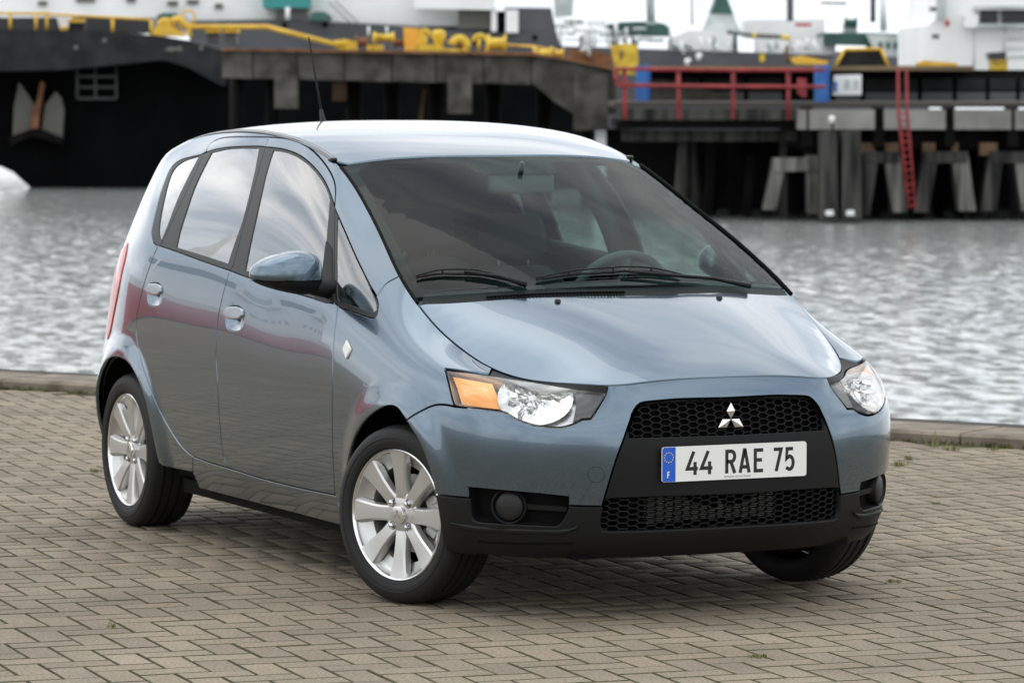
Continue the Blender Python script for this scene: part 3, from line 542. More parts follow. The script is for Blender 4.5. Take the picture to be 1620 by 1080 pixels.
# ---- railing, posts, ladder and sign on the pier ---------------------------------------------------------------------
rr2 = thing('red_railing', 'red two bar railing along the pier walkway', 'railing', 1140, DP)
for pts in ([(974, 110), (1010, 109.5), (1160, 111), (1305, 111)], [(974, 135), (1160, 137), (1306, 137.5)]): pipe('rail', 'rail_red', rr2, pts, DP-.6, 3.0)
for x0, x1 in ((973, 978), (988, 989), (1073, 1074), (1160, 1160), (1247, 1247)): pipe('post', 'rail_red', rr2, [(x0, 110), (x1, 189 if x0 > 980 else 137)], DP-.5, 3.6)
slab('gate_box', 'rail_red', rr2, [(1262, 124), (1276, 124), (1276, 154), (1270, 154), (1262, 148)], DP+.4, .2)
for px0, px1, y0, y1, lab in ((1007, 1029, 104, 160, 'square blue post below the yellow bin'), (1291, 1313, 104, 166, 'square blue post beside the white notice board')):
    b_ = thing('blue_post', lab, 'post', px0, DP, 'blue posts on the pier'); blk('shaft', 'post_blue', b_, px0, px1-5, y0, y1, DP+1, .8); blk('rear_shaft', 'post_blue', b_, px1-4.5, px1, y0-2, y1-2, DP+1.2, .6)
sg = thing('notice_board', 'white notice board hanging on the pier edge', 'sign', 1342, DP); slab('board', 'ship_white', sg, [(1320, 119), (1363, 118), (1363, 150), (1318, 151)], DP+2, .15)
for x0 in (1336, 1350): blk('faded_panel', 'pipe_pale', sg, x0, x0+9, 127, 141, DP+1.97, .02)
slab('blue_mark', 'post_blue', sg, [(1319, 130), (1325, 130), (1324, 146), (1319, 146)], DP+1.97, .02)
ld = thing('ladder', 'red steel ladder leaning against the pier down to the water', 'ladder', 1430, DP)
for pts in ([(1421, 108), (1421, 176), (1438, 330)], [(1434, 106), (1435, 176), (1448, 330)]): pipe('stile', 'rail_red', ld, pts, DP-1.2, 2.4)
for k in range(14):
    t_ = k/13; y_ = 180+t_*145; x_ = 1421.5+(y_-176)*.1104; pipe('rung', 'rail_red', ld, [(x_, y_), (x_+12.5-(y_-176)*.02, y_)], DP-1.2, 1.5, 6)
hb = thing('hatch_cover', 'dark trapezoid hatch with yellow edges on the pier', 'hatch', 1363, DP); slab('hatch', 'strake_grey', hb, [(1334, 81), (1394, 80), (1403, 107), (1322, 107)], DP+9, 3)
for a, b in (((1321, 107), (1336, 79)), ((1336, 79), (1394, 78)), ((1394, 78), (1405, 105))): pipe('hatch_edge', 'rail_yellow', hb, [a, b], DP+8.8, 2.6)
yb = thing('yellow_beam', 'yellow lifting beam lying on the pier left of the hatch', 'beam', 1280, DP, 'yellow beams on the pier'); slab('beam', 'rail_yellow', yb, [(1250, 93), (1270, 88), (1280, 93), (1310, 96), (1310, 103), (1258, 102)], DP+9, .8); pipe('beam_leg', 'ochre', yb, [(1245, 72), (1247, 100)], DP+9.3, 3)
yb = thing('yellow_beam', 'yellow rail with a low box before the white vessel', 'beam', 1490, DP, 'yellow beams on the pier'); slab('beam', 'rail_yellow', yb, [(1452, 100), (1462, 96), (1514, 100), (1516, 106), (1512, 118), (1500, 118), (1498, 107), (1454, 107)], DP+9, .8)
yb = thing('yellow_box', 'square yellow box on the pier before the white vessel', 'box', 1582, DP); blk('box_body', 'gear_yellow', yb, 1571, 1594, 97, 119, DP+9, 1.2); blk('box_lid', 'gear_yellow', yb, 1570, 1595, 95.5, 97.5, DP+8.9, 1.4)
yb = thing('blue_crate', 'small light blue crate at the pier edge', 'crate', 1524, DP); blk('crate_body', 'crate_blue', yb, 1516, 1533, 108, 117.5, DP+8.5, 1); blk('crate_rim', 'crate_blue', yb, 1515, 1534, 106.5, 108.5, DP+8.4, 1.2)
blk('crate_feet', 'timber', thing('pallet', 'brown timber pallet right of the light blue crate', 'pallet', 1545, DP), 1535, 1552, 112, 118, DP+8.5, 1)
# ---- red hulled ship moored farther along the quay: outside the picture, mirrored in the doors ---------------------------
sh = empty('red_ship', (0, 0, 0)); tag(sh, 'red hulled ship with white house and banded funnel, mirrored in the car doors', 'ship')
SC = Vector((-86, -30, 0)); SD = KD
def sbox(name, m, a0, a1, b0, b1, z0, z1):
    V = [tuple(SC+SD*a+KN*b+Vector((0, 0, z))) for z in (z0, z1) for a, b in ((a0, b0), (a1, b0), (a1, b1), (a0, b1))]
    return obj(name, pydata(V, [(0, 3, 2, 1), (4, 5, 6, 7), (0, 1, 5, 4), (1, 2, 6, 5), (2, 3, 7, 6), (3, 0, 4, 7)]), m, sh, smooth=False)
sbox('hull', 'ship_red', -45, 22, -6, 6, WATER_Z, 3.0); sbox('bulwark', 'ship_white', -45, 22, -5.9, 5.9, 3.0, 4.4); sbox('deck_house', 'ship_white', -30, -6, -5, 5, 4.4, 11.5); sbox('bridge', 'ship_white', -24, -10, -6, 6, 11.5, 14.5); sbox('bridge_window', 'screen_dark', -9.99, -9.9, -5, 5, 12.2, 13.6); sbox('bridge_window', 'screen_dark', -23, -11, -6.05, -6.0, 12.2, 13.6)
sbox('funnel', 'ship_white', -40, -34, -2.2, 2.2, 4.4, 15); sbox('funnel_band', 'ship_red', -40.1, -33.9, -2.3, 2.3, 11, 13.2); sbox('funnel_top', 'hull_black', -40, -34, -2.2, 2.2, 15, 16.2)
for k in range(5): sbox('porthole', 'screen_dark', -28+k*4.2, -26.6+k*4.2, -5.06, -5.0, 7, 8.2)
tube('ship_mast', 'ship_white', sh, [tuple(SC+SD*-16+Vector((0, 0, 14))), tuple(SC+SD*-16+Vector((0, 0, 24)))], .35, 8)
tube('cargo_boom', 'ship_white', sh, [tuple(SC+SD*8+Vector((0, 0, 3))), tuple(SC+SD*-4+Vector((0, 0, 13)))], .3, 8)

# every craft and fitting has its origin at the middle of its own base
for t_ in [o for o in bpy.data.objects if o.type == 'EMPTY' and o.parent is None and 'label' in o]:
    pts = [c.matrix_basis @ v.co for c in t_.children if c.type == 'MESH' for v in c.data.vertices]
    if not pts: continue
    lo = [min(p[k] for p in pts) for k in range(3)]; hi = [max(p[k] for p in pts) for k in range(3)]
    b_ = Vector(((lo[0]+hi[0])/2, (lo[1]+hi[1])/2, lo[2])); t_.location = b_
    for c in t_.children: c.location = c.location-b_
# ================================================================== the car: master surfaces
def ncs(xs, ys):
    """natural cubic spline"""
    xs = np.asarray(xs, float); ys = np.asarray(ys, float)
    if xs[0] > xs[-1]: xs = xs[::-1]; ys = ys[::-1]
    n = len(xs); h = np.diff(xs); A = np.zeros((n, n)); b = np.zeros(n); A[0, 0] = A[-1, -1] = 1
    for i in range(1, n-1):
        A[i, i-1] = h[i-1]; A[i, i] = 2*(h[i-1]+h[i]); A[i, i+1] = h[i]
        b[i] = 3*((ys[i+1]-ys[i])/h[i]-(ys[i]-ys[i-1])/h[i-1])
    c_ = np.linalg.solve(A, b)
    def f(x):
        x = np.asarray(x, float); i = np.clip(np.searchsorted(xs, x)-1, 0, n-2); d = x-xs[i]
        B = (ys[i+1]-ys[i])/h[i]-h[i]*(2*c_[i]+c_[i+1])/3
        return ys[i]+d*(B+d*(c_[i]+d*(c_[i+1]-c_[i])/(3*h[i])))
    return f
# seam between the top panels (bonnet, windscreen, roof) and the sides, in plan: x -> half width
SEAM_Y = ncs([-2.82, -2.65, -2.4, -2.0, -1.5, -1.0, -0.6, -0.35, -0.09, 0.03, 0.20, 0.36, 0.53, 0.64, 0.69, 0.76],
             [0.515, 0.535, 0.558, 0.578, 0.585, 0.577, 0.634, 0.678, 0.713, 0.700, 0.676, 0.636, 0.540, 0.452, 0.400, 0.33])
HOOD_Z = ncs([0.80, 0.72, 0.65, 0.5, 0.3, 0.1, -0.1, -0.2], [0.718, 0.764, 0.800, 0.862, 0.933, 0.996, 1.046, 1.066])
HOOD_D = ncs([0.80, 0.69, 0.6, 0.5, 0.36, 0.2, 0.1, 0.0, -0.09, -0.2], [0.02, 0.038, 0.075, 0.113, 0.138, 0.132, 0.122, 0.103, 0.080, 0.06])
SCREEN_Z = ncs([0.20, 0.0, -0.25, -0.5, -0.75, -0.92, -1.05], [0.968, 1.062, 1.176, 1.279, 1.371, 1.430, 1.471])
SCREEN_D = ncs([0.2, -0.09, -0.35, -0.6, -0.85, -1.0], [0.16, 0.136, 0.112, 0.088, 0.062, 0.045])
ROOF_Z = ncs([-0.80, -0.92, -1.0, -1.2, -1.4, -1.6, -1.8, -2.1, -2.4, -2.65, -2.82], [1.385, 1.430, 1.455, 1.501, 1.528, 1.542, 1.546, 1.539, 1.515, 1.484, 1.458])
ROOF_D = ncs([-0.85, -1.0, -1.3, -1.7, -2.2, -2.6, -2.82], [0.042, 0.041, 0.036, 0.031, 0.031, 0.036, 0.042])
def T_hood(x, y): return HOOD_Z(x)-HOOD_D(x)*np.abs(y/SEAM_Y(x))**3.0
def T_screen(x, y): return SCREEN_Z(x)-SCREEN_D(x)*np.abs(y/SEAM_Y(x))**2.2
def T_roof(x, y): return ROOF_Z(x)-ROOF_D(x)*np.abs(y/SEAM_Y(x))**2.4
def T_seam(x):
    y = SEAM_Y(x)
    if x > -0.092: return float(T_hood(x, y))
    if x > -0.985: return float(T_screen(x, y))
    return float(T_roof(x, y))
NR = 15                                   # rows from the sill to the seam
# stations round the half body: plan envelope point, profile of (height, inset along the plan normal), seam x
ST = []
def st(x, y, prof, sx, sy=None): ST.append((x, y, prof, sx, sy))
pf0 = [(.195, .110), (.222, .055), (.27, .024), (.33, .014), (.40, .010), (.47, .009), (.54, .012), (.60, .020), (.66, .034), (.715, .055)]
st(.789, 0.0, pf0, .722, 0.0)
st(.787, -.13, pf0, .721, -.125)
st(.778, -.26, pf0, .716, -.25)
pf1 = [(.195, .115), (.222, .062), (.27, .036), (.33, .026), (.40, .020), (.47, .015), (.53, .013), (.59, .016), (.64, .026), (.695, .045)]
st(.757, -.385, pf1, .703, -.372)
pf2 = [(.195, .10), (.222, .058), (.27, .040), (.33, .030), (.40, .022), (.46, .016), (.52, .012), (.58, .012), (.635, .022), (.69, .047)]
st(.712, -.50, pf2, .640, None)
st(.661, -.612, [(.195, .095), (.225, .056), (.27, .040), (.33, .030), (.40, .022), (.46, .014), (.52, .010), (.58, .010), (.64, .020), (.70, .050)], .530, None)
st(.570, -.716, [(.195, .090), (.228, .052), (.275, .035), (.335, .025), (.40, .017), (.47, .010), (.54, .006), (.60, .008), (.66, .018), (.715, .042)], .420, None)
st(.430, -.790, [(.20, .10), (.23, .055), (.28, .034), (.34, .022), (.41, .013), (.48, .006), (.55, .003), (.62, .007), (.68, .017), (.74, .038)], .300, None)
st(.240, -.832, [(.20, .075), (.24, .048), (.30, .032), (.37, .020), (.44, .011), (.51, .005), (.58, .003), (.65, .007), (.72, .021), (.785, .048)], .175, None)
st(.020, -.845, [(.20, .070), (.25, .048), (.32, .032), (.39, .020), (.47, .010), (.55, .003), (.64, .002), (.72, .010), (.79, .028), (.85, .063)], .030, None)
st(-.22, -.846, [(.19, .075), (.245, .05), (.32, .030), (.41, .017), (.51, .007), (.61, .001), (.71, .004), (.80, .017), (.88, .040), (.945, .075)], -.20, None)
side = [(.185, .085), (.24, .052), (.32, .030), (.43, .015), (.56, .004), (.69, .000), (.80, .004), (.89, .016), (.965, .036)]
st(-.48, -.847, side+[(1.03, .075), (1.09, .125)], -.46, None)
st(-.75, -.847, side+[(1.05, .066), (1.14, .104), (1.22, .152)], -.72, None)
st(-1.05, -.847, side+[(1.06, .061), (1.16, .093), (1.26, .138), (1.34, .188), (1.385, .228)], -1.05, None)
sd2 = [(.185, .085), (.24, .052), (.32, .030), (.43, .015), (.56, .004), (.69, .000), (.82, .003), (.92, .013), (1.00, .032)]
st(-1.40, -.847, sd2+[(1.09, .057), (1.19, .089), (1.29, .133), (1.38, .184), (1.435, .224)], -1.40, None)
st(-1.80, -.847, sd2+[(1.10, .056), (1.20, .089), (1.30, .132), (1.40, .184), (1.465, .224)], -1.80, None)
st(-2.20, -.846, [(.19, .085), (.24, .055), (.32, .032), (.43, .015), (.56, .003), (.69, .000), (.83, .001), (.94, .011), (1.03, .030), (1.11, .054), (1.20, .085), (1.30, .130), (1.39, .180), (1.46, .222)], -2.20, None)
st(-2.52, -.840, [(.22, .075), (.27, .05), (.34, .028), (.43, .012), (.54, .002), (.67, .000), (.82, .004), (.94, .016), (1.04, .036), (1.12, .062), (1.21, .096), (1.30, .142), (1.39, .195), (1.45, .24)], -2.50, None)
st(-2.812, -.832, [(.23, .075), (.28, .045), (.35, .024), (.44, .010), (.54, .006), (.67, .028), (.82, .054), (.94, .066), (1.04, .100), (1.12, .132), (1.20, .164), (1.28, .200), (1.35, .236), (1.41, .268)], -2.665, -.530)
st(-2.985, -.745, [(.24, .08), (.29, .045), (.36, .022), (.45, .008), (.54, .004), (.66, .022), (.80, .050), (.92, .082), (1.02, .115), (1.11, .148), (1.19, .180), (1.27, .215), (1.35, .248), (1.41, .275)], -2.745, -.495)
st(-3.07, -.60, [(.25, .08), (.30, .042), (.36, .020), (.45, .006), (.54, .005), (.66, .030), (.80, .062), (.92, .100), (1.02, .137), (1.11, .172), (1.19, .205), (1.27, .242), (1.35, .275), (1.41, .30)], -2.795, -.40)
pr = [(.25, .08), (.30, .040), (.36, .018), (.45, .004), (.54, .005), (.66, .035), (.80, .070), (.92, .108), (1.02, .145), (1.11, .182), (1.19, .215), (1.27, .252), (1.35, .285), (1.41, .31)]
st(-3.115, -.40, pr, -2.812, -.26)
st(-3.13, -.20, pr, -2.818, -.13)
st(-3.135, 0.0, pr, -2.82, 0.0)
NCOL = len(ST)
def build_cage():
    pl = np.array([(s[0], s[1]) for s in ST]); G = np.zeros((NCOL, NR, 3))
    for i, (x, y, prof, sx, sy) in enumerate(ST):
        a = pl[max(i-1, 0)].copy(); b = pl[min(i+1, NCOL-1)].copy()
        if i == 0: a = np.array([pl[1][0], -pl[1][1]])
        if i == NCOL-1: b = np.array([pl[-2][0], -pl[-2][1]])
        t = b-a; t /= np.linalg.norm(t); n = np.array([-t[1], t[0]])           # to the right of travel = outward for this direction
        if n[0]*(x+1.2)+n[1]*y < 0: n = -n
        if sy is None: sy = -float(SEAM_Y(sx))
        sz = T_seam(sx) if abs(sy) >= float(SEAM_Y(sx))-1e-3 else (float(T_hood(sx, sy)) if sx > 0 else float(T_roof(sx, sy)))
        pts = [np.array([x-n[0]*d, y-n[1]*d, z]) for z, d in prof]+[np.array([sx, sy, sz])]
        pts = np.array(pts); L = np.concatenate([[0], np.cumsum(np.linalg.norm(np.diff(pts, axis=0), axis=1))]); L /= L[-1]
        q = np.linspace(0, 1, NR)
        G[i] = np.stack([ncs(L, pts[:, k])(q) for k in range(3)], 1)
    return G
CAGE = build_cage()
def bspl(t):
    return np.array([(1-t)**3/6, (3*t**3-6*t**2+4)/6, (-3*t**3+3*t**2+3*t+1)/6, t**3/6])
def dbspl(t):
    return np.array([-(1-t)**2/2, (3*t**2-4*t)/2, (-3*t**2+2*t+1)/2, t**2/2])
def pad_cage(G):
    n, m, _ = G.shape; E_ = np.zeros((n+2, m+2, 3)); E_[1:-1, 1:-1] = G
    E_[0, 1:-1] = G[1]*[1, -1, 1]; E_[-1, 1:-1] = G[-2]*[1, -1, 1]
    E_[:, 0] = 2*E_[:, 1]-E_[:, 2]; E_[:, -1] = 2*E_[:, -2]-E_[:, -3]
    return E_
PADC = pad_cage(CAGE)
def _raw(u, v):
    u = min(max(u, 0.0), NCOL-1-1e-9); v = min(max(v, 0.0), NR-1-1e-9)
    i = int(u); j = int(v); bu = bspl(u-i); bv = bspl(v-j); B = PADC[i:i+4, j:j+4]
    P = np.einsum('i,j,ijk->k', bu, bv, B)
    Du = np.einsum('i,j,ijk->k', dbspl(u-i), bv, B); Dv = np.einsum('i,j,ijk->k', bu, dbspl(v-j), B)
    N = np.cross(Dv, Du); N /= (np.linalg.norm(N)+1e-12)
    # wheel arch lips: the surface swells a little round each wheel
    f = 0.0
    for wx, r0, wd, am in ((0.0, 0.345, 0.10, 0.012), (-2.5, 0.355, 0.11, 0.020)):
        r_ = math.hypot(P[0]-wx, P[2]-0.29)
        if abs(P[1]) > 0.6 and r_ < r0+wd:
            t = min(1.0, (r0+wd-r_)/wd); f = max(f, am*t*t*(3-2*t))
    return P+N*f, N
def wrap(u, v):
    """master body side: u in 0..NCOL-1 round the body, v in 0..NR-1 upwards -> point, unit normal"""
    P, N = _raw(u, v)
    if abs(P[1]) > 0.55 and P[2] < 0.85:
        h = 0.012; A = _raw(u+h, v)[0]-_raw(u-h, v)[0]; B = _raw(u, v+h)[0]-_raw(u, v-h)[0]
        N = np.cross(B, A); N /= (np.linalg.norm(N)+1e-12)
    return P, N
def raw_batch(U, V):
    U = np.clip(U, 0.0, NCOL-1-1e-9); V = np.clip(V, 0.0, NR-1-1e-9); i = U.astype(int); j = V.astype(int)
    bu, bv, du, dv = bspl(U-i), bspl(V-j), dbspl(U-i), dbspl(V-j)
    P = np.zeros((len(U), 3)); Du = np.zeros_like(P); Dv = np.zeros_like(P)
    for a in range(4):
        for b in range(4):
            C_ = PADC[i+a, j+b]; P += (bu[a]*bv[b])[:, None]*C_; Du += (du[a]*bv[b])[:, None]*C_; Dv += (bu[a]*dv[b])[:, None]*C_
    N = np.cross(Dv, Du); N /= np.linalg.norm(N, axis=1)[:, None]+1e-12
    f = np.zeros(len(U))
    for wx, r0, wd, am in ((0.0, 0.345, 0.10, 0.012), (-2.5, 0.355, 0.11, 0.020)):
        r_ = np.hypot(P[:, 0]-wx, P[:, 2]-0.29); t = np.clip((r0+wd-r_)/wd, 0, 1); f = np.maximum(f, np.where(np.abs(P[:, 1]) > 0.6, am*t*t*(3-2*t), 0))
    return P+N*f[:, None], N
def wrap_batch(U, V):
    P, N = raw_batch(U, V); h = 0.012
    A = raw_batch(U+h, V)[0]-raw_batch(U-h, V)[0]; B = raw_batch(U, V+h)[0]-raw_batch(U, V-h)[0]
    N2 = np.cross(B, A); N2 /= np.linalg.norm(N2, axis=1)[:, None]+1e-12
    m = (np.abs(P[:, 1]) > 0.55) & (P[:, 2] < 0.85); N[m] = N2[m]
    return P, N
# dense copy of the master for tracing
KU, KV = 12, 8
_us = np.linspace(0, NCOL-1, (NCOL-1)*KU+1); _vs = np.linspace(0, NR-1, (NR-1)*KV+1)
_dv = []; _df = []
_UU, _VV = np.meshgrid(_us, _vs, indexing='ij')
_dv = [Vector(p) for p in raw_batch(_UU.ravel(), _VV.ravel())[0]]
_m = len(_vs)
for i in range(len(_us)-1):
    for j in range(_m-1):
        _df.append((i*_m+j, (i+1)*_m+j, (i+1)*_m+j+1)); _df.append((i*_m+j, (i+1)*_m+j+1, i*_m+j+1))
BVH = BVHTree.FromPolygons(_dv, _df)
def px_ray(px, py):
    d = _fw+_r2*(px-810)/FPX+_u2*(540-py)/FPX
    return Vector(CAM), Vector(d/np.linalg.norm(d))
def tri_uv(p, idx):
    cell, half = divmod(idx, 2); i, j = divmod(cell, _m-1)
    a, b, c_ = [_dv[k] for k in _df[idx]]
    v0, v1, v2 = b-a, c_-a, p-a
    d00, d01, d11, d20, d21 = v0.dot(v0), v0.dot(v1), v1.dot(v1), v2.dot(v0), v2.dot(v1); den = d00*d11-d01*d01
    bb = (d11*d20-d01*d21)/den; cc = (d00*d21-d01*d20)/den; aa = 1-bb-cc
    cs = [(i, j), (i+1, j), (i+1, j+1)] if half == 0 else [(i, j), (i+1, j+1), (i, j+1)]
    return ((aa*cs[0][0]+bb*cs[1][0]+cc*cs[2][0])/KU, (aa*cs[0][1]+bb*cs[1][1]+cc*cs[2][1])/KV)
def hit_uv(px, py):
    o_, d_ = px_ray(px, py)
    loc, nrm, idx, dist = BVH.ray_cast(o_, d_)
    if loc is None:                                        # just past the outline: nearest point of the body
        t_ = (Vector((-1, -0.5, 0.7))-o_).dot(d_)
        best = None
        for k in range(60):
            q = o_+d_*(t_-3+0.1*k); l2, n2_, i2, ds = BVH.find_nearest(q)
            if best is None or ds < best[3]: best = (l2, n2_, i2, ds)
        loc, idx = best[0], best[2]
    return tri_uv(loc, idx)
def near_uv(x, y, z):
    l2, n2_, i2, ds = BVH.find_nearest(Vector((x, y, z)))
    return tri_uv(l2, i2)
def cr_poly(pts, step=5.0, smooth=True):
    """Catmull-Rom through points, resampled; a third value of 1 marks a corner"""
    out = []; n = len(pts)
    for i in range(n-1):
        p1, p2 = np.array(pts[i][:2], float), np.array(pts[i+1][:2], float)
        c1 = len(pts[i]) > 2; c2 = len(pts[i+1]) > 2
        p0 = np.array(pts[i-1][:2], float) if i > 0 and not c1 else 2*p1-p2
        p3 = np.array(pts[i+2][:2], float) if i+2 < n and not c2 else 2*p2-p1
        k = max(1, int(np.linalg.norm(p2-p1)/step))
        for q in range(k):
            t = q/k
            if not smooth: out.append(tuple(p1+(p2-p1)*t)); continue
            out.append(tuple(0.5*((2*p1)+(-p0+p2)*t+(2*p0-5*p1+4*p2-p3)*t*t+(-p0+3*p1-3*p2+p3)*t**3)))
    out.append(tuple(pts[-1][:2]))
    return out
def trace(pts, step=5.0, smooth=True):
    return [hit_uv(*p) for p in cr_poly(pts, step, smooth)]
def uvline(a, b, n=12):
    return [(a[0]+(b[0]-a[0])*k/n, a[1]+(b[1]-a[1])*k/n) for k in range(n+1)]
def chain(*segs):
    out = []
    for s in segs:
        for p in s:
            if not out or (abs(p[0]-out[-1][0])+abs(p[1]-out[-1][1])) > 2e-4: out.append(p)
    if len(out) > 1 and abs(out[0][0]-out[-1][0])+abs(out[0][1]-out[-1][1]) < 2e-4: out.pop()
    return out
# ------------------------------------------------------------------ panels cut from the master surfaces
def in_poly(p, poly):
    x, y = p; c_ = False; n = len(poly); j = n-1
    for i in range(n):
        xi, yi = poly[i]; xj, yj = poly[j]
        if (yi > y) != (yj > y) and x < (xj-xi)*(y-yi)/(yj-yi)+xi: c_ = not c_
        j = i
    return c_
def seg_dist(P, poly):
    """distance of each point in P (n,2) to the closed polyline"""
    a = np.array(poly); b = np.roll(a, -1, 0); d = b-a; L = (d*d).sum(1)+1e-12
    out = np.full(len(P), 1e9)
    for k in range(len(a)):
        t = np.clip(((P-a[k])@d[k])/L[k], 0, 1); q = a[k]+t[:, None]*d[k]
        out = np.minimum(out, np.hypot(*(P-q).T))
    return out
def cut(loop, ev, sx, sy, grid, holes=(), gap=0.0031, depth=0.012, off=0.0, bev=0.0012, centre=None, keep=0.35):
    """fill a loop of surface parameters; returns verts, faces, normals. sx, sy: metres per parameter unit for the filling"""
    loops = [list(loop)]+[list(h) for h in holes]
    S = [[(p[0]*sx, p[1]*sy) for p in l] for l in loops]
    pts = []; edges = []; own = []
    for l in S:
        b0 = len(pts); n = len(l)
        pts += l; edges += [(b0+k, b0+(k+1) % n) for k in range(n)]
    nb = len(pts)
    g_ = np.array([(p[0]*sx, p[1]*sy) for p in grid]) if len(grid) else np.zeros((0, 2))
    if len(g_):
        bb = np.array(S[0]); lo, hi = bb.min(0), bb.max(0)
        g_ = g_[((g_ > lo) & (g_ < hi)).all(1)]
        if len(g_):
            dm = np.full(len(g_), 1e9)
            for l in S: dm = np.minimum(dm, seg_dist(g_, l))
            g_ = [tuple(q) for q, d_ in zip(g_, dm) if d_ > keep*0.025 and in_poly(q, S[0]) and not any(in_poly(q, h) for h in S[1:])]
            pts += g_
    vo, eo, fo, vmap, _, _ = delaunay_2d_cdt([Vector(p) for p in pts], edges, [], 0, 1e-7)
    V = [(v.x, v.y) for v in vo]; F = []
    for f in fo:
        c_ = (sum(V[k][0] for k in f)/len(f), sum(V[k][1] for k in f)/len(f))
        if in_poly(c_, S[0]) and not any(in_poly(c_, h) for h in S[1:]): F.append(list(f))
    P = []; N = []
    if ev is wrap:
        ab = np.array(V); P, N = wrap_batch(ab[:, 0]/sx, ab[:, 1]/sy); P = P+N*off
    else:
      for a, b in V:
        p, n = ev(a/sx, b/sy); P.append(np.array(p)+np.array(n)*off); N.append(np.array(n))
    P = np.array(P); N = np.array(N)
    # outward winding
    Fo = []
    for f in F:
        fn = np.cross(P[f[1]]-P[f[0]], P[f[2]]-P[f[0]])
        Fo.append(f if fn@N[f[0]] > 0 else f[::-1])
    ed = {}
    for f in Fo:
        for k in range(len(f)):
            a, b = f[k], f[(k+1) % len(f)]; ed[(a, b)] = 1
    bd = [(a, b) for (a, b) in ed if (b, a) not in ed]
    nxt = {a: b for a, b in bd}; prv = {b: a for a, b in bd}
    P0 = P.copy(); ids = list(nxt.keys()); side = {}
    for a in ids:
        t = P0[nxt[a]]-P0[prv.get(a, a)]; o_ = np.cross(t, N[a]); o_ /= (np.linalg.norm(o_)+1e-12); side[a] = o_      # outward in the surface
        if centre is not None and abs(V[a][0]/sx-centre) < 1e-4:
            q = side[a]*[1, 0, 1]
            on = [abs(V[k][0]/sx-centre) < 1e-4 for k in (nxt[a], prv.get(a, a))]
            side[a] = np.zeros(3) if all(on) else q/(np.linalg.norm(q)+1e-12)
    for a in ids: P[a] = P0[a]-side[a]*(gap+bev)
    verts = [p for p in P]; norms = [n for n in N]
    if depth > 0:
        r1 = {}; r2 = {}
        for a in ids:
            r1[a] = len(verts); verts.append(P[a]+side[a]*bev-N[a]*bev*0.9); q = side[a]*0.8+N[a]*0.6; norms.append(q/(np.linalg.norm(q)+1e-12) if np.linalg.norm(q) > 0.1 else N[a])
            r2[a] = len(verts); verts.append(P[a]+side[a]*bev-N[a]*depth); norms.append(side[a] if np.linalg.norm(side[a]) > 0.1 else N[a])
        for a, b in bd:
            if centre is not None and abs(V[a][0]/sx-centre) < 1e-4 and abs(V[b][0]/sx-centre) < 1e-4: continue
            Fo.append([b, a, r1[a], r1[b]]); Fo.append([r1[b], r1[a], r2[a], r2[b]])
    return verts, Fo, norms
def to_mesh(parts, name='m'):
    V = []; F = []; N = []
    for v, f, n in parts:
        b = len(V); V += [tuple(p) for p in v]; N += [tuple(q) for q in n]; F += [[k+b for k in g] for g in f]
    me = bpy.data.meshes.new(name); me.from_pydata(V, [], F); me.update()
    me.polygons.foreach_set('use_smooth', [True]*len(me.polygons))
    me.normals_split_custom_set_from_vertices(N)
    return me
def flip(part):
    v, f, n = part
    return [(p[0], -p[1], p[2]) for p in v], [g[::-1] for g in f], [(q[0], -q[1], q[2]) for q in n]
# filling grid of the side surface, about 3 cm
WG = []
for i in range(NCOL-1):
    L_ = np.linalg.norm(wrap(i+1, 5)[0]-wrap(i, 5)[0]); k_ = max(3, int(L_/0.028))
    for a in range(k_):
        for j in range((NR-1)*3+1):
            WG.append((i+(a+(0.5 if j % 2 else 0.0))/k_, j/3.0+0.001))
SU, SV = 0.20, 0.065
def side_panel(name, loop, m, parent, parent_l=None, centre=False, both=True, holes=(), label=None, **kw):
    """panel of the right side, with its mirror twin on the left; centre=True: the two halves are one piece"""
    part = cut(loop, wrap, SU, SV, WG, holes=holes, centre=0.0 if centre else None, **kw)
    if centre:
        o = obj(name, to_mesh([part, flip(part)]), m, parent); r = o
    else:
        o = obj(name, to_mesh([part]), m, parent); r = [o]
        if both: r.append(obj(name, to_mesh([flip(part)]), m, parent_l or parent))
    return r
# top surfaces: height fields, lifted to meet the side seam exactly
_seam = [wrap(u_, NR-1-1e-6)[0] for u_ in np.linspace(0, NCOL-1, 400)]
_sx = np.array([p[0] for p in _seam]); _sy = np.array([-p[1] for p in _seam]); _sz = np.array([p[2] for p in _seam])
def seam_at(x):
    k = np.argmin(np.abs(_sx-x)+np.where(_sy < 0.25, 1.0, 0)); return _sy[k], _sz[k]
def lifted(F):
    tab = {}
    xs = np.linspace(-2.75, 0.66, 160); dz = []; ye = []
    for x in xs:
        y_, z_ = seam_at(x); ye.append(y_); dz.append(np.clip(z_-float(F(x, y_)), -0.03, 0.03))
    ye = np.array(ye); dz = np.convolve(np.pad(np.array(dz), 3, 'edge'), np.ones(7)/7, 'valid')
    def G(x, y):
        return float(F(x, y))+np.interp(x, xs, dz)*min(1.3, abs(y)/np.interp(x, xs, ye))**5
    return G
Z_HOOD, Z_SCREEN, Z_ROOF = lifted(T_hood), lifted(T_screen), lifted(T_roof)
def ev_of(G):
    def ev(x, y):
        h = 0.004; n = np.array([-(G(x+h, y)-G(x-h, y))/(2*h), -(G(x, y+h)-G(x, y-h))/(2*h), 1.0]); n /= np.linalg.norm(n)
        return np.array([x, y, G(x, y)]), n
    return ev
EV_HOOD, EV_SCREEN, EV_ROOF = ev_of(Z_HOOD), ev_of(Z_SCREEN), ev_of(Z_ROOF)
TG = [(-2.85+0.03*i, -0.75+0.03*j+(0.015 if i % 2 else 0)) for i in range(123) for j in range(51)]
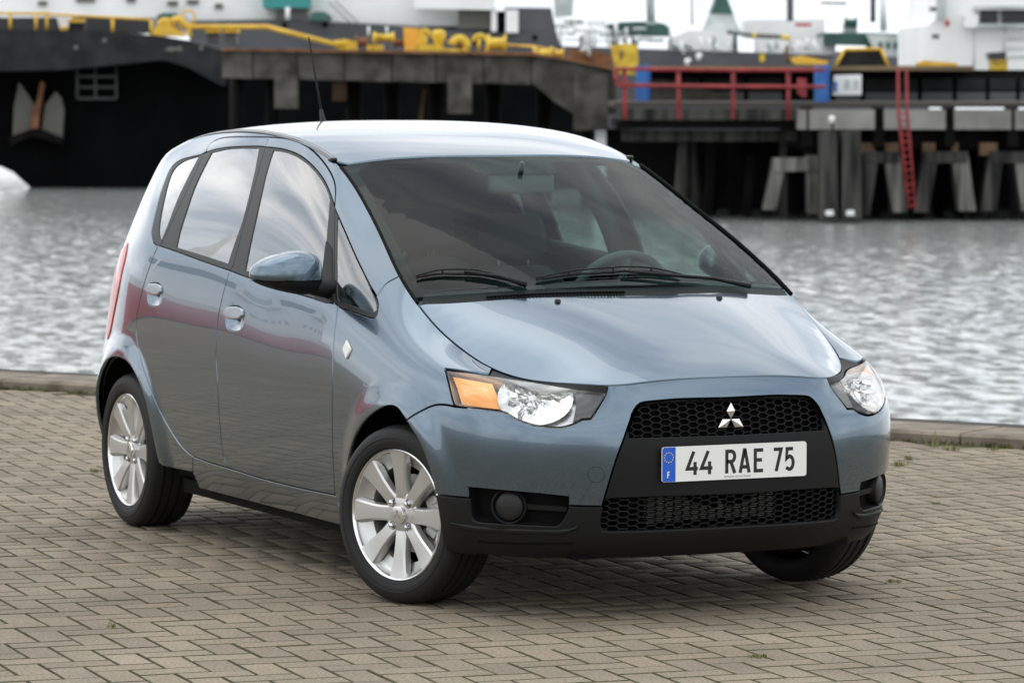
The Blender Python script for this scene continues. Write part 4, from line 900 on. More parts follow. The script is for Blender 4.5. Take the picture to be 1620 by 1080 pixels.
def top_panel(name, loop, ev, m, parent, holes=(), **kw):
    return obj(name, to_mesh([cut(loop, ev, 1.0, 1.0, TG, holes=holes, **kw)]), m, parent)
def px_top(px, py, G, x0=-1.2, x1=None):
    """point of a top surface seen at a photo pixel"""
    o_, d_ = px_ray(px, py)
    if x1 is None: x1 = 0.20 if G is Z_SCREEN else 0.74
    for k in range(400):
        t = (x1-o_.x)/d_.x+k*0.005; p = o_+d_*t
        if abs(p.y) > 0.9: continue
        f = p.z-G(p.x, p.y)
        if f < 0: return (p.x, p.y)
    return (p.x, p.y)
def seam_line(x0, x1, n=60):
    """seam points in plan, right side, from x0 to x1"""
    out = []
    for x in np.linspace(x0, x1, n): out.append((x, -seam_at(x)[0]))
    return out
# ------------------------------------------------------------------ the car: outlines measured on the photograph (1620 px wide) and laid on the surface
car = empty('car', (0, 0, 0))
tag(car, 'blue grey five door hatchback parked on the brick quay', 'car')
def Z5(*p): return [tuple([130+q[0]/3, 180+q[1]/3]+list(q[2:])) for q in p]
VM = NR-1
l_toprear = trace(Z5((885, 110), (720, 110), (650, 119), (612, 139), (590, 166)))
l_cpil = trace(Z5((590, 166), (575, 190), (520, 312), (450, 457), (400, 562), (376, 610), (362, 624)))
l_rrear = trace(Z5((362, 624), (345, 660), (310, 755), (285, 840), (263, 940), (257, 1000), (258, 1060))+[(222, 567), (231, 596), (242.6, 626), (257, 658.5), (278, 694), (291, 710), (305, 721.5)])
l_rbot = trace([(305, 721.5), (330, 731), (359, 739.5)])
l_split = trace(Z5((885, 110), (868, 158)))
l_split_w = trace(Z5((868, 158), (800, 400), (715, 720), (700, 743)))
l_split2 = trace(Z5((700, 743), (670, 850), (648, 950), (640, 1010), (637, 1080))+[(341.9, 570), (344, 605), (347, 658), (350, 695), (354, 722), (359, 739.5)])
l_ftop = trace(Z5((885, 110), (980, 119), (1060, 150), (1120, 200), (1170, 265), (1195, 320), (1201, 370), (1197, 440)))
l_ffront_w = trace(Z5((1197, 440), (1195, 600), (1193, 760), (1196, 890)))
l_ffront2 = trace(Z5((1196, 890), (1213, 906), (1208, 960), (1197, 1060))+[(526, 580), (525.5, 640), (526, 700), (528, 750), (530, 783)])
l_fbot = trace([(359, 739.5), (410, 755.5), (470, 770.5), (530, 783)])
l_fhole_top = trace(Z5((868, 158), (905, 161), (965, 171), (1030, 197), (1090, 244), (1140, 304), (1172, 368), (1197, 440)))
l_fbelt = trace(Z5((700, 743), (765, 768), (900, 815), (1050, 862), (1196, 900)))
l_rhole_top = trace(Z5((868, 158), (835, 154), (720, 157), (640, 167), (590, 182)))
l_rbelt = trace(Z5((362, 624), (445, 652), (570, 698), (700, 743)))
rev = lambda l: l[::-1]

def oval(cx, cy, rx, ry, p=2.6, n=36, sk=0.0):
    return [(cx+sk*math.sin(t)*ry+rx*abs(math.cos(t))**(2/p)*math.copysign(1, math.cos(t)), cy+ry*abs(math.sin(t))**(2/p)*math.copysign(1, math.sin(t))) for t in [2*math.pi*k/n for k in range(n)]]
def px_loop(pts): return [hit_uv(*p) for p in pts]
HANDLES = {'front': (371.0, 503.5, 14.5, 19.5), 'rear': (244.5, 465.5, 11.8, 18.0)}
HOLE = {k: px_loop(oval(*v)) for k, v in HANDLES.items()}
# --- doors -------------------------------------------------------
d_front_low = chain(l_split2, l_fbot[1:], rev(l_ffront2)[1:], trace(Z5((1196, 890), (1196, 900))), rev(l_fbelt))
fd = side_panel('front_door', d_front_low, 'paint', car, holes=[HOLE['front']])
d_front_up = chain(l_split, l_fhole_top[1:], rev(l_ftop)[1:])
for o_, p_ in zip(side_panel('window_frame', d_front_up, 'paint', car), fd): o_.parent = p_
d_rear_low = chain(l_rrear, l_rbot[1:], rev(l_split2)[1:], rev(l_rbelt)[1:])
rd = side_panel('rear_door', d_rear_low, 'paint', car, holes=[HOLE['rear']])
l_c_up = trace(Z5((590, 166), (590, 182)))
d_rear_up = chain(l_split, l_rhole_top[1:], rev(l_c_up), rev(l_toprear)[1:])
for o_, p_ in zip(side_panel('window_frame', d_rear_up, 'paint', car), rd): o_.parent = p_
g_front = trace(Z5((905, 174, 1), (960, 182), (1020, 207), (1080, 252), (1130, 312), (1163, 375), (1172, 412, 1), (1166, 480), (1156, 600), (1150, 700), (1148, 868, 1), (1000, 822), (850, 768), (772, 741, 1), (800, 600), (838, 430), (870, 290), (905, 174, 1)), 4)
g_rear = trace(Z5((612, 184, 1), (700, 166), (836, 163, 1), (810, 300), (760, 500), (715, 630), (690, 709, 1), (570, 670), (446, 632, 1), (462, 560), (490, 470), (540, 330), (612, 184, 1)), 4)
l_fhole = chain(l_split_w, l_fbelt[1:], trace(Z5((1196, 900), (1196, 890))), rev(l_ffront_w), rev(l_fhole_top)[1:])
l_rhole = chain(l_rhole_top, trace(Z5((590, 182), (575, 190), (520, 312), (450, 457), (400, 562), (376, 610), (362, 624))), l_rbelt[1:], rev(l_split_w)[1:])
def close(l): return chain(l)
for o_, p_ in zip(side_panel('window_surround', l_fhole, 'black_trim', car, holes=[close(g_front)], off=-0.0015, gap=0.0012), fd): o_.parent = p_
for o_, p_ in zip(side_panel('window_glass', close(g_front), 'side_glass', car, off=-0.0045, gap=-0.002, depth=0), fd): o_.parent = p_
for o_, p_ in zip(side_panel('window_surround', l_rhole, 'black_trim', car, holes=[close(g_rear)], off=-0.0015, gap=0.0012), rd): o_.parent = p_
for o_, p_ in zip(side_panel('window_glass', close(g_rear), 'side_glass', car, off=-0.0045, gap=-0.002, depth=0), rd): o_.parent = p_
# --- rear quarter light and small triangular pane ------------------
q_out = trace(Z5((590, 176), (562, 194), (470, 218), (425, 252), (398, 305), (365, 400), (337, 520), (327, 580), (334, 608), (352, 624), (362, 626)))
q_loop = chain(q_out, trace(Z5((362, 624), (376, 610), (400, 562), (450, 457), (520, 312), (575, 190), (590, 176))))
g_q = trace(Z5((552, 201, 1), (485, 223), (440, 255), (414, 305), (388, 400), (368, 500), (363, 560), (371, 603, 1), (400, 535), (450, 405), (500, 300), (552, 201, 1)), 3)
t_out = trace(Z5((1197, 448), (1240, 545), (1300, 682), (1370, 825), (1399, 885), (1403, 918), (1386, 968), (1300, 943), (1222, 916), (1199, 896)))
t_loop = chain(t_out, trace(Z5((1199, 896), (1195, 800), (1195, 600), (1197, 448))))
g_t = trace(Z5((1211, 492, 1), (1250, 575), (1300, 690), (1360, 822), (1390, 895), (1393, 915), (1384, 938), (1300, 914), (1217, 889, 1), (1208, 840), (1207, 650), (1211, 492, 1)), 3)
# --- body side: A pillar, roof rail, rear quarter ------------------
u_a, v_a = hit_uv(628, 438)
u_a = u_a+0.02
U_REAR = 19.6
arch_r_px = [(305, 747), (280, 742), (257, 737), (252, 732), (248, 718), (237, 667), (228, 629), (216, 597), (204, 576), (189, 565.5), (174, 566), (161, 577)]
l_arch_r = trace(arch_r_px, 4)
# rear half of the opening: not seen well, a circle round the axle
cx_, cz_, rr_ = -2.505, 0.285, 0.362
tail = []
for k in range(1, 12):
    a_ = R(100+k*8.5); tail.append(near_uv(cx_+rr_*math.cos(a_), -0.83, cz_+rr_*math.sin(a_)))
tail.append(near_uv(-2.87, -0.80, 0.235))
joint = trace(Z5((1495, 775), (1440, 808), (1397, 868)))
u_j = joint[0][0]
sill_r = trace([(305, 721.5), (305, 747)])
body_loop = chain(
    [(u_j+0.0, VM-0.02)], [(u, VM) for u in np.linspace(u_j+0.1, U_REAR, 160)],
    [(U_REAR, v) for v in np.linspace(VM, 0.2, 40)],
    [(u, 0.2) for u in np.linspace(U_REAR, tail[-1][0], 12)][1:-1], rev(tail), rev([p for p in l_arch_r if p[0] < tail[0][0]]),
    rev(sill_r), rev(l_rrear), rev(q_out), rev(trace(Z5((590, 166), (590, 176)))), rev(l_toprear), l_ftop[1:], t_out[:1]+[p for p in t_out if p[1] > joint[-1][1]], rev(joint))
body = side_panel('body_side', body_loop, 'paint', car)
for nm, lo, gl_ in (('quarter_window', q_loop, g_q), ('corner_window', t_loop, g_t)):
    ws = side_panel(nm, lo, 'black_trim', car, holes=[close(gl_)], off=-0.0015, gap=0.0012)
    for o_, p_ in zip(ws, body): o_.parent = p_
    for o_, p_ in zip(side_panel('pane', close(gl_), 'side_glass', car, off=-0.0045, gap=-0.002, depth=0), ws): o_.parent = p_
# --- front wing ----------------------------------------------------
arch_f_px = [(549, 815), (548, 790), (547.8, 752), (552, 720), (562, 688), (577, 665), (595, 650), (613, 642), (628, 645), (642.6, 665)]
l_arch_f = trace(arch_f_px, 4)
l_bw = trace([(642.6, 665), (651, 658.5), (663, 651.5), (679, 643.5), (692, 640), (706, 640.3), (719, 643)], 4)
l_hl_out = trace([(719, 643, 1), (715.5, 634), (703.5, 584, 1)], 4)
u_hl = hit_uv(703.5, 582.5)
l_hl_top = [u_hl]+trace([(703.5, 582.5), (740, 586.5), (775, 590)], 5)
u_c = min(p[0] for p in l_hl_top[-1:])
l_fsill = trace([(530, 783), (536, 800), (549, 815)], 4)
low = [p for p in t_out if p[1] <= joint[-1][1]]
fender_loop = chain(joint, low, trace(Z5((1199, 896), (1213, 906))), [p for p in l_ffront2[2:]], l_fsill, l_arch_f, l_bw, l_hl_out, l_hl_top, [(u, VM) for u in np.linspace(l_hl_top[-1][0]+0.02, u_j-0.02, 40)])
wing = side_panel('front_wing', fender_loop, 'paint', car)
# side repeater on the wing
rp = side_panel('side_repeater', px_loop([(550, 538), (556.5, 552), (549.5, 568), (543.8, 552)]), 'white_plate', car, off=0.007, depth=0.008, bev=0.003, gap=0)
for o_, p_ in zip(rp, wing): o_.parent = p_
# --- sill ----------------------------------------------------------
l_sill_b = [near_uv(x, -0.78, 0.2) for x in np.linspace(-2.10, -0.42, 30)]
sill_loop = chain(rev(sill_r), l_rbot, l_fbot[1:], l_fsill, [(l_fsill[-1][0]-0.0, 0.15)], [(u, 0.15) for u in np.linspace(l_fsill[-1][0], sill_r[-1][0]+0.02, 40)], [(sill_r[-1][0], 0.15)])
side_panel('sill', sill_loop, 'paint', car)
# --- bumper --------------------------------------------------------
hl_low_px = [(961, 619.5, 1), (936, 662.5, 1), (921, 663.5, 1), (907, 671), (887, 676.3), (864, 675.6), (840, 671), (818, 663), (803, 654.5, 1), (789, 650.3), (755, 646.6), (719, 643, 1)]
l_hl_low = trace(hl_low_px, 4)
l_hl_low[0] = (l_hl_low[0][0], VM)
l_arch_b = trace([(642.6, 665), (652, 681), (660, 693), (670, 714), (678, 738), (685, 764), (688.5, 782)], 4)
l_bsplit1 = trace([(688.5, 782), (715, 785), (741.5, 787.5)], 5)
l_fog_top = trace([(741.5, 787.5, 1), (740.5, 771, 1), (787, 775.5), (845, 780.5), (899, 786, 1), (899, 799.5, 1)], 4)
l_bsplit2 = trace([(899, 799.5), (925, 800.5), (952.5, 800.8)], 5)
l_panel = trace([(952.5, 800.8, 1), (970.6, 740), (981, 710), (986, 697), (996.7, 666), (1004, 647.5), (1010, 640), (1019, 636), (1049, 633), (1080, 630.8), (1148, 629.2)], 4)
l_panel[-1] = (0.0, l_panel[-1][1])
bump_loop = chain([(0.0, VM)], [(u, VM) for u in np.linspace(0.1, l_hl_low[0][0]-0.03, 50)], l_hl_low, rev(l_bw)[1:], l_arch_b[1:], l_bsplit1, l_fog_top, l_bsplit2, l_panel, uvline(l_panel[-1], (0.0, VM), 10))
bumper = side_panel('front_bumper', bump_loop, 'paint', car, centre=True)
# black lower half with the two grille openings
l_fog_low = trace([(899, 799.5, 1), (897, 808), (889, 824), (879, 831.5, 1), (820, 829), (756, 825), (746, 818, 1), (741.5, 787.5, 1)], 4)
l_arch_k = trace([(688.5, 782), (691.5, 800), (696, 830), (700, 855), (704, 866)], 4)
gu = trace([(1148, 687, 1), (1080, 689), (997, 691.5, 1), (995.8, 685), (1001, 655), (1008, 645.5), (1017.5, 641.3), (1080, 636.2), (1148, 634.3, 1)], 4)
gl = trace([(1152, 833, 1), (1050, 838), (962, 840), (954, 835), (951.5, 826), (957, 797), (961, 790.5), (1047, 786.6), (1152, 783.5, 1)], 4)
for q in (gu, gl): q[0] = (0.0, q[0][1]); q[-1] = (0.0, q[-1][1])
ub = l_arch_k[-1][0]
low_loop = chain(rev(l_panel), rev(l_bsplit2)[1:], l_fog_low[1:], rev(l_bsplit1)[1:], l_arch_k[1:], [(u, 0.0) for u in np.linspace(ub, 0.0, 60)], uvline((0.0, 0.0), gl[0], 14), gl, uvline(gl[-1], gu[0], 10), gu, uvline(gu[-1], l_panel[-1], 3))
lowb = side_panel('lower_bumper', low_loop, 'rough_plastic', car, centre=True, bev=0.003, depth=0.022)
lowb.parent = bumper
# --- grilles: hexagonal bars set back in the openings ---------------
def front_hit(y, z):
    l_, n_, i_, d_ = BVH.ray_cast(Vector((2, -abs(y) if abs(y) > 1e-6 else -1e-5, z)), Vector((-1, 0, 0)))
    return l_.x if l_ else 0.7
def loop_yz(l):
    P = [wrap(*p)[0] for p in l]; a = [(p[1], p[2]) for p in P]
    return a+[(-y, z) for y, z in reversed(a)]
def hex_grille(name, loop, pitch, hh, back, parent, bar=0.0016):
    poly = loop_yz(loop); ys = [p[0] for p in poly]; zs = [p[1] for p in poly]; bm = bmesh.new(); seen = set(); s_ = pitch/1.5
    ncol = int((max(ys)-min(ys))/pitch)+3; nrow = int((max(zs)-min(zs))/hh)+3
    zc0 = (max(zs)+min(zs))/2
    for c_ in range(-ncol//2, ncol//2+1):
        for r_ in range(-nrow//2, nrow//2+1):
            yc = c_*pitch; zc = zc0+(r_+(0.5 if c_ % 2 else 0))*hh
            pts = [(yc+s_*a, zc+hh*b) for a, b in ((1, 0), (.5, .5), (-.5, .5), (-1, 0), (-.5, -.5), (.5, -.5))]
            for k in range(6):
                a, b = pts[k], pts[(k+1) % 6]
                key = tuple(sorted(((round(a[0], 3), round(a[1], 3)), (round(b[0], 3), round(b[1], 3)))))
                if key in seen: continue
                seen.add(key)
                if not (in_poly(a, poly) or in_poly(b, poly)): continue
                xa = front_hit(*a)-back; xb = front_hit(*b)-back
                d = Vector((b[0]-a[0], b[1]-a[1])).normalized(); n_ = Vector((-d.y, d.x))*bar
                A = [(xa, a[0]+n_.x, a[1]+n_.y), (xa, a[0]-n_.x, a[1]-n_.y), (xa-.016, a[0]-n_.x, a[1]-n_.y), (xa-.016, a[0]+n_.x, a[1]+n_.y)]
                B = [(xb, b[0]+n_.x, b[1]+n_.y), (xb, b[0]-n_.x, b[1]-n_.y), (xb-.016, b[0]-n_.x, b[1]-n_.y), (xb-.016, b[0]+n_.x, b[1]+n_.y)]
                va = [bm.verts.new(p) for p in A]; vb = [bm.verts.new(p) for p in B]
                for i_ in range(4): bm.faces.new((va[i_], va[(i_+1) % 4], vb[(i_+1) % 4], vb[i_]))
    return obj(name, bm_me(bm, recalc=True), 'rough_plastic', parent, smooth=False)
hex_grille('upper_grille', gu, 0.0317, 0.0196, 0.016, bumper)
hex_grille('lower_grille', gl, 0.0300, 0.0185, 0.016, bumper)
def backing(name, loop, back, m, parent):
    part = cut(loop, wrap, SU, SV, WG, off=-back, gap=-0.012, depth=0, centre=0.0)
    return obj(name, to_mesh([part, flip(part)]), m, parent)
backing('grille_backing', gu, 0.060, 'gap_black', bumper)
backing('grille_backing', gl, 0.085, 'gap_black', bumper)
# radiator seen through the lower opening
bm = bmesh.new()
for k in range(16):
    z_ = 0.300+k*0.006
    box_bm(bm, 0.668, 0.690, -0.27, 0.20, z_, z_+0.0022)
obj('radiator', bm_me(bm), 'core_metal', car, smooth=False)
# --- fog lamp recess -------------------------------------------------
fog_loop = chain(l_fog_top, l_fog_low[1:])
fog = side_panel('fog_lamp_recess', fog_loop, 'gap_black', car, off=-0.042, gap=-0.014, depth=0)
def disc_on(name, px, py, rad, depth0, prof, m, parent, n=36):
    """round lamp facing out of the surface at a photo pixel; prof = (radius factor, height) pairs"""
    u, v = hit_uv(px, py); P, N = wrap(u, v); N = np.array([N[0]*1.0, N[1]*0.75, N[2]*0.3]); N /= np.linalg.norm(N)
    out = []
    for s_ in (1, -1):
        bm = bmesh.new(); lathe_bm(bm, [(a*rad, b) for a, b in prof], n, 'z')
        me = bm_me(bm, recalc=True); o = obj(name, me, m, parent[0 if s_ == 1 else 1]); auto_sharp(me, 50)
        nv = Vector((N[0], N[1]*s_, N[2])); o.rotation_euler = nv.to_track_quat('Z', 'Y').to_euler()
        o.location = Vector((P[0], P[1]*s_, P[2]))+nv*depth0
        out.append(o)
    return out
disc_on('fog_lamp', 803, 802, 0.058, -0.040, [(1.0, 0), (1.0, .026), (.93, .030), (.86, .026), (.84, .010)], 'rough_plastic', fog)
disc_on('fog_lamp_cover', 803, 802, 0.047, -0.040, [(1.0, 0), (1.0, .018), (.9, .024), (.5, .028), (0.001, .029)], 'black_trim', fog)
bar_ = side_panel('recess_bar', px_loop([(832, 800), (897, 804), (896, 812), (832, 808)]), 'rough_plastic', car, off=-0.022, depth=0.02, gap=0)
for o_, p_ in zip(bar_, fog): o_.parent = p_
# moulded ledge under the fog lamp; below, a black strip paints the groove's shade
lg = side_panel('bumper_ledge', px_loop([(714, 826), (735, 829), (760, 832.5), (820, 836), (880, 838), (905, 835), (914, 829.5), (912, 837), (890, 845), (820, 844), (760, 840.5), (735, 837)]), 'rough_plastic', car, off=0.009, depth=0.012, bev=0.006, gap=0)
gv = side_panel('groove_shade_strip', px_loop([(756, 854), (800, 856.5), (850, 857.5), (906, 857), (904, 860), (850, 861), (800, 860), (758, 857.5)]), 'gap_black', car, off=0.0035, depth=0.006, gap=0)
for o_ in lg+gv: o_.parent = bumper
# --- tow eye cap: a flat black ring paints its shadow groove ------------------------------------
cap_px = oval(943, 750.5, 12.6, 12.0, 2.0)
ring_px = oval(943, 750.5, 14.0, 13.4, 2.0)
rg = side_panel('cap_shadow_ring', px_loop(ring_px), 'gap_black', bumper, both=False, off=0.0012, depth=0, gap=0, holes=[px_loop(oval(943, 750.5, 12.4, 11.8, 2.0))])
# --- number plate ------------------------------------------------------
PX, PZ = 0.7835, 0.499
plate = empty('number_plate', (PX, 0, PZ)); plate.parent = car
bm = bmesh.new()
def rrect(w_, h_, r_, n=6):
    o_ = []
    for cx, cy, a0 in ((w_/2-r_, h_/2-r_, 0), (-w_/2+r_, h_/2-r_, 90), (-w_/2+r_, -h_/2+r_, 180), (w_/2-r_, -h_/2+r_, 270)):
        for k in range(n+1):
            a = R(a0+90*k/n); o_.append((cx+r_*math.cos(a), cy+r_*math.sin(a)))
    return o_
def plate_poly(pts, x0, x1):
    f0 = [bm.verts.new((x1, y, z)) for y, z in pts]; f1 = [bm.verts.new((x0, y, z)) for y, z in pts]
    bm.faces.new(f0); n = len(pts)
    for k in range(n): bm.faces.new((f0[k], f1[k], f1[(k+1) % n], f0[(k+1) % n]))
plate_poly(rrect(.52, .11, .009), 0.0, .004); obj('plate', bm_me(bm, recalc=True), 'white_plate', plate, smooth=False)
bm = bmesh.new(); rr = [(y, z) for y, z in rrect(.518, .108, .008) if y < -.2]
plate_poly([(-.2125, -.054)]+[(y, z) for y, z in sorted(rr, key=lambda p: -math.atan2(p[1], p[0]) % (2*math.pi))][::1]+[(-.2125, .054)] if False else [(-.2125, .054)]+[(y, z) for y, z in rr]+[(-.2125, -.054)], .0042, .0046)
obj('country_band', bm_me(bm, recalc=True), 'blue_plate', plate, smooth=False)
def ribbon(bm, pts, w_, x_):
    """flat stroke in the plate plane with mitred corners"""
    P = [Vector(p) for i, p in enumerate(pts) if i == 0 or (Vector(p)-Vector(pts[i-1])).length > 1e-5]; n = len(P); L = []; Rr = []
    for i in range(n):
        d0 = (P[i]-P[i-1]).normalized() if i > 0 else None; d1 = (P[i+1]-P[i]).normalized() if i < n-1 else None
        if d0 is None: m_ = Vector((-d1.y, d1.x)); s_ = 1
        elif d1 is None: m_ = Vector((-d0.y, d0.x)); s_ = 1
        else:
            m_ = (Vector((-d0.y, d0.x))+Vector((-d1.y, d1.x))).normalized(); s_ = min(2.2, 1/max(.3, m_.dot(Vector((-d1.y, d1.x)))))
        L.append(bm.verts.new((x_, P[i].x+m_.x*w_/2*s_, P[i].y+m_.y*w_/2*s_))); Rr.append(bm.verts.new((x_, P[i].x-m_.x*w_/2*s_, P[i].y-m_.y*w_/2*s_)))
    for i in range(n-1): bm.faces.new((L[i], Rr[i], Rr[i+1], L[i+1]))
def arc(cx, cy, rx, ry, a0, a1, n=10): return [(cx+rx*math.cos(R(a0+(a1-a0)*k/n)), cy+ry*math.sin(R(a0+(a1-a0)*k/n))) for k in range(n+1)]
GLY = {'4': [[(.62, 1.0), (.02, .27), (1.0, .27)], [(.74, .55), (.74, 0)]],
       'R': [[(.06, 0), (.06, .94), (.55, .94)]+arc(.55, .72, .36, .22, 90, -90)+[(.06, .50)], [(.50, .50), (.94, 0)]],
       'A': [[(.02, 0), (.46, .97), (.54, .97), (.98, 0)], [(.18, .25), (.82, .25)]],
       'E': [[(.95, .94), (.08, .94), (.08, .06), (.95, .06)], [(.08, .52), (.82, .52)]],
       '7': [[(.0, .94), (.94, .94), (.32, 0)]],
       '5': [[(.88, .94), (.16, .94), (.10, .52), (.20, .56), (.46, .62)]+arc(.46, .34, .44, .28, 90, -100)+[(.05, .14)]],
       'F': [[(.92, .92), (.1, .92), (.1, 0)], [(.1, .50), (.75, .50)]]}
def glyph(ch, y0, z0, w_, h_, st_, parent, m='plate_ink', x_=.0043):
    bm = bmesh.new()
    for k, s in enumerate(GLY[ch]):
        ribbon(bm, [(y0+st_/2+p[0]*(w_-st_), z0+st_/2*0+p[1]*h_) for p in s], st_, x_+.0001*k)
    return obj('character', bm_me(bm, recalc=False), m, parent, smooth=False)
def gy(px): return -.26+.52*(px-397)/(1122-397)         # along the plate, from the enlarged photo
for ch, a, b in (('4', 513, 582), ('4', 583, 655), ('R', 708, 770), ('A', 777, 840), ('E', 850, 912), ('7', 947, 1003), ('5', 1008, 1066)):
    glyph(ch, gy(a), -.036, gy(b)-gy(a), .074, .0115, plate)
glyph('F', -.243, -.042, .012, .020, .0036, plate, 'white_plate', .0049)
for k in range(12):
    a = R(30*k); cx, cz = -.2365+.0155*math.cos(a), .022+.0155*math.sin(a); bm = bmesh.new()
    pts = [(cx+(.0030 if i % 2 == 0 else .0012)*math.sin(R(36*i)), cz+(.0030 if i % 2 == 0 else .0012)*math.cos(R(36*i))) for i in range(10)]
    bm.faces.new([bm.verts.new((.0049, y, z)) for y, z in pts]); obj('star', bm_me(bm, recalc=True), 'yellow_star', plate, smooth=False)
def text(s, size, m, parent, loc, rot, ext=0.0, align='CENTER', sx=1.0, name='lettering', bold=0.0):
    cu = bpy.data.curves.new('t', 'FONT'); cu.body = s; cu.size = size; cu.align_x = align; cu.align_y = 'CENTER'; cu.extrude = ext; cu.offset = bold
    t_ = bpy.data.objects.new('t', cu); COL.objects.link(t_)
    bpy.context.view_layer.update()
    me = bpy.data.meshes.new_from_object(t_.evaluated_get(bpy.context.evaluated_depsgraph_get()))
    bpy.data.objects.remove(t_)
    o = obj(name, me, m, parent, smooth=False); o.location = loc; o.rotation_euler = rot; o.scale = (sx, 1, 1)
    return o
text('MITSUBISHI MOTORS FRANCE', .0072, 'plate_ink', plate, (.0044, .01, -.047), (R(90), 0, R(90)))
# --- badge: three diamonds -----------------------------------------------
bz = 0.6375; bx = front_hit(0.001, bz)-0.004
badge = empty('badge', (bx, 0, bz-.006)); badge.parent = car
s_ = .0298
for k, a0 in enumerate((90, 210, 330)):
    a = R(a0); d = (math.cos(a), math.sin(a)); e_ = lambda t_: (math.cos(R(a0+t_))*s_, math.sin(R(a0+t_))*s_)
    p0 = (d[0]*.0012, d[1]*.0012); p1 = e_(-30); p2 = (d[0]*s_*math.sqrt(3), d[1]*s_*math.sqrt(3)); p3 = e_(30); c_ = (d[0]*s_*.866, d[1]*s_*.866)
    bm = bmesh.new(); ring = [bm.verts.new((.004, p[0], p[1])) for p in (p0, p1, p2, p3)]; back = [bm.verts.new((-.004, p[0], p[1])) for p in (p0, p1, p2, p3)]; cv = bm.verts.new((.0075, c_[0], c_[1]))
    for i in range(4):
        bm.faces.new((ring[i], ring[(i+1) % 4], cv)); bm.faces.new((back[i], back[(i+1) % 4], ring[(i+1) % 4], ring[i]))
    obj('diamond', bm_me(bm, recalc=True), 'chrome', badge, smooth=False)
# --- headlamps --------------------------------------------------------------
hl_loop = chain(trace([(961, 621, 1), (935, 660.5, 1), (920.5, 661.5, 1), (906, 669), (886.5, 674), (864, 673.5), (840.5, 669), (818.5, 661), (803.5, 652, 1), (789, 648), (755, 644.5), (720.5, 641, 1), (717.5, 634), (706, 586, 1), (740, 589.5), (776, 594), (836, 603), (902, 614), (961, 621, 1)], 4))
lamps = side_panel('headlamp', hl_loop, 'lens_glass', car, off=-0.001, gap=0.0005, depth=0)
def lamp_part(name, loop, m, off, depth=0.0, **kw):
    r_ = side_panel(name, loop, m, car, off=off, depth=depth, **kw)
    for o_, p_ in zip(r_, lamps): o_.parent = p_
    return r_
# dark seal between the lamp and the bonnet edge
hl_seal = chain(trace([(776, 592.5), (836, 601.5), (902, 612.5), (960, 619.5)], 6), [(u, VM-0.02) for u in np.linspace(hit_uv(958, 619)[0]+0.02, hit_uv(776, 591)[0], 40)])
lamp_part('lamp_seal', hl_seal, 'rough_plastic', -0.004, gap=-0.003)
lamp_part('housing', hl_loop, 'lamp_housing', -0.055, gap=-0.004)
# rim of the housing: wall from the lens edge inward
def wall(name, loop, m, parents, d0, d1, grow=0.0):
    P = [wrap(*p) for p in loop]; V = [p+n*d0 for p, n in P]+[p+n*d1 for p, n in P]; k_ = len(P)
    F = [(i, (i+1) % k_, k_+(i+1) % k_, k_+i) for i in range(k_)]
    obj(name, pydata(V, F), m, parents[0]); obj(name, pydata([(v[0], -v[1], v[2]) for v in V], [f[::-1] for f in F]), m, parents[1])
wall('gasket', hl_loop, 'lamp_dark', lamps, -0.0005, -0.0025)
wall('housing_wall', hl_loop, 'lamp_wall', lamps, -0.0025, -0.058)
# dark edge band printed inside the lens
def inset_px(pts, d):
    c_ = np.mean(np.array([p[:2] for p in pts]), 0)
    return pts
amb = px_loop([(711, 590), (745, 594), (779, 598.5), (781, 612), (784, 628), (789, 645.5), (760, 643), (724, 638.5), (717, 612)])
lamp_part('indicator', amb, 'amber', -0.018, depth=0.03, bev=0.002, gap=0)
lamp_part('indicator_prism', px_loop([(722, 602), (770, 607), (777, 630), (729, 626)]), 'amber_pale', -0.0172, depth=0.004, bev=0.003, gap=0)
drk = px_loop([(909, 617), (935, 620), (957, 623), (946, 641), (934.5, 658.5), (921, 659.5), (908, 666), (911, 640)])
lamp_part('lamp_mask', drk, 'lamp_smoke', -0.014, depth=0.02, gap=0)
# main reflector bowl: faceted mirror dish
HC = hit_uv(846, 631); HP, HN = wrap(*HC)
def bowl(px0, py0, rx, ry, depth, d0, name, m, nr=7, na=28, clip_y=None, facet=True):
    V = []; F = []; rj = random.Random(5)
    for i in range(nr+1):
        for k in range(na):
            a = 2*math.pi*k/na; rr_ = 0.12+0.88*i/nr
            x_ = px0+rx*rr_*math.cos(a); y_ = py0+ry*rr_*math.sin(a)
            y_ = max(y_, 597.5+(x_-776)*0.146+1.5)
            p, n = wrap(*hit_uv(x_, y_)); V.append(p+n*(-d0)-np.array([0.93, -0.32, 0.0])*depth*(1-rr_**2)*(1+rj.uniform(-.10, .10)+0.05*math.cos(7*a)))
    for i in range(nr):
        for k in range(na): F.append((i*na+k, i*na+(k+1) % na, (i+1)*na+(k+1) % na, (i+1)*na+k))
    F.append(tuple(range(na))[::-1])
    for s_, par in ((1, lamps[0]), (-1, lamps[1])):
        me = pydata([(v[0], v[1]*s_, v[2]) for v in V], [f if s_ == 1 else f[::-1] for f in F]); obj(name, me, m, par, smooth=not facet)
bowl(846, 628, 61, 44, 0.062, 0.010, 'reflector', 'reflector')
bowl(846, 628, 64, 46.5, 0.004, 0.008, 'reflector_ring', 'chrome', nr=1, na=40, facet=False) if False else None
for px_, py_, rad_, d_ in ((812, 624, .016, -0.036), (838, 640, .011, -0.040), (824, 641, .007, -0.03)):
    disc_on('bulb_cap', px_, py_, rad_, d_, [(1.0, -.03), (1.0, 0), (.8, .008), (.4, .012), (0.01, .013)], 'chrome', lamps, 20)
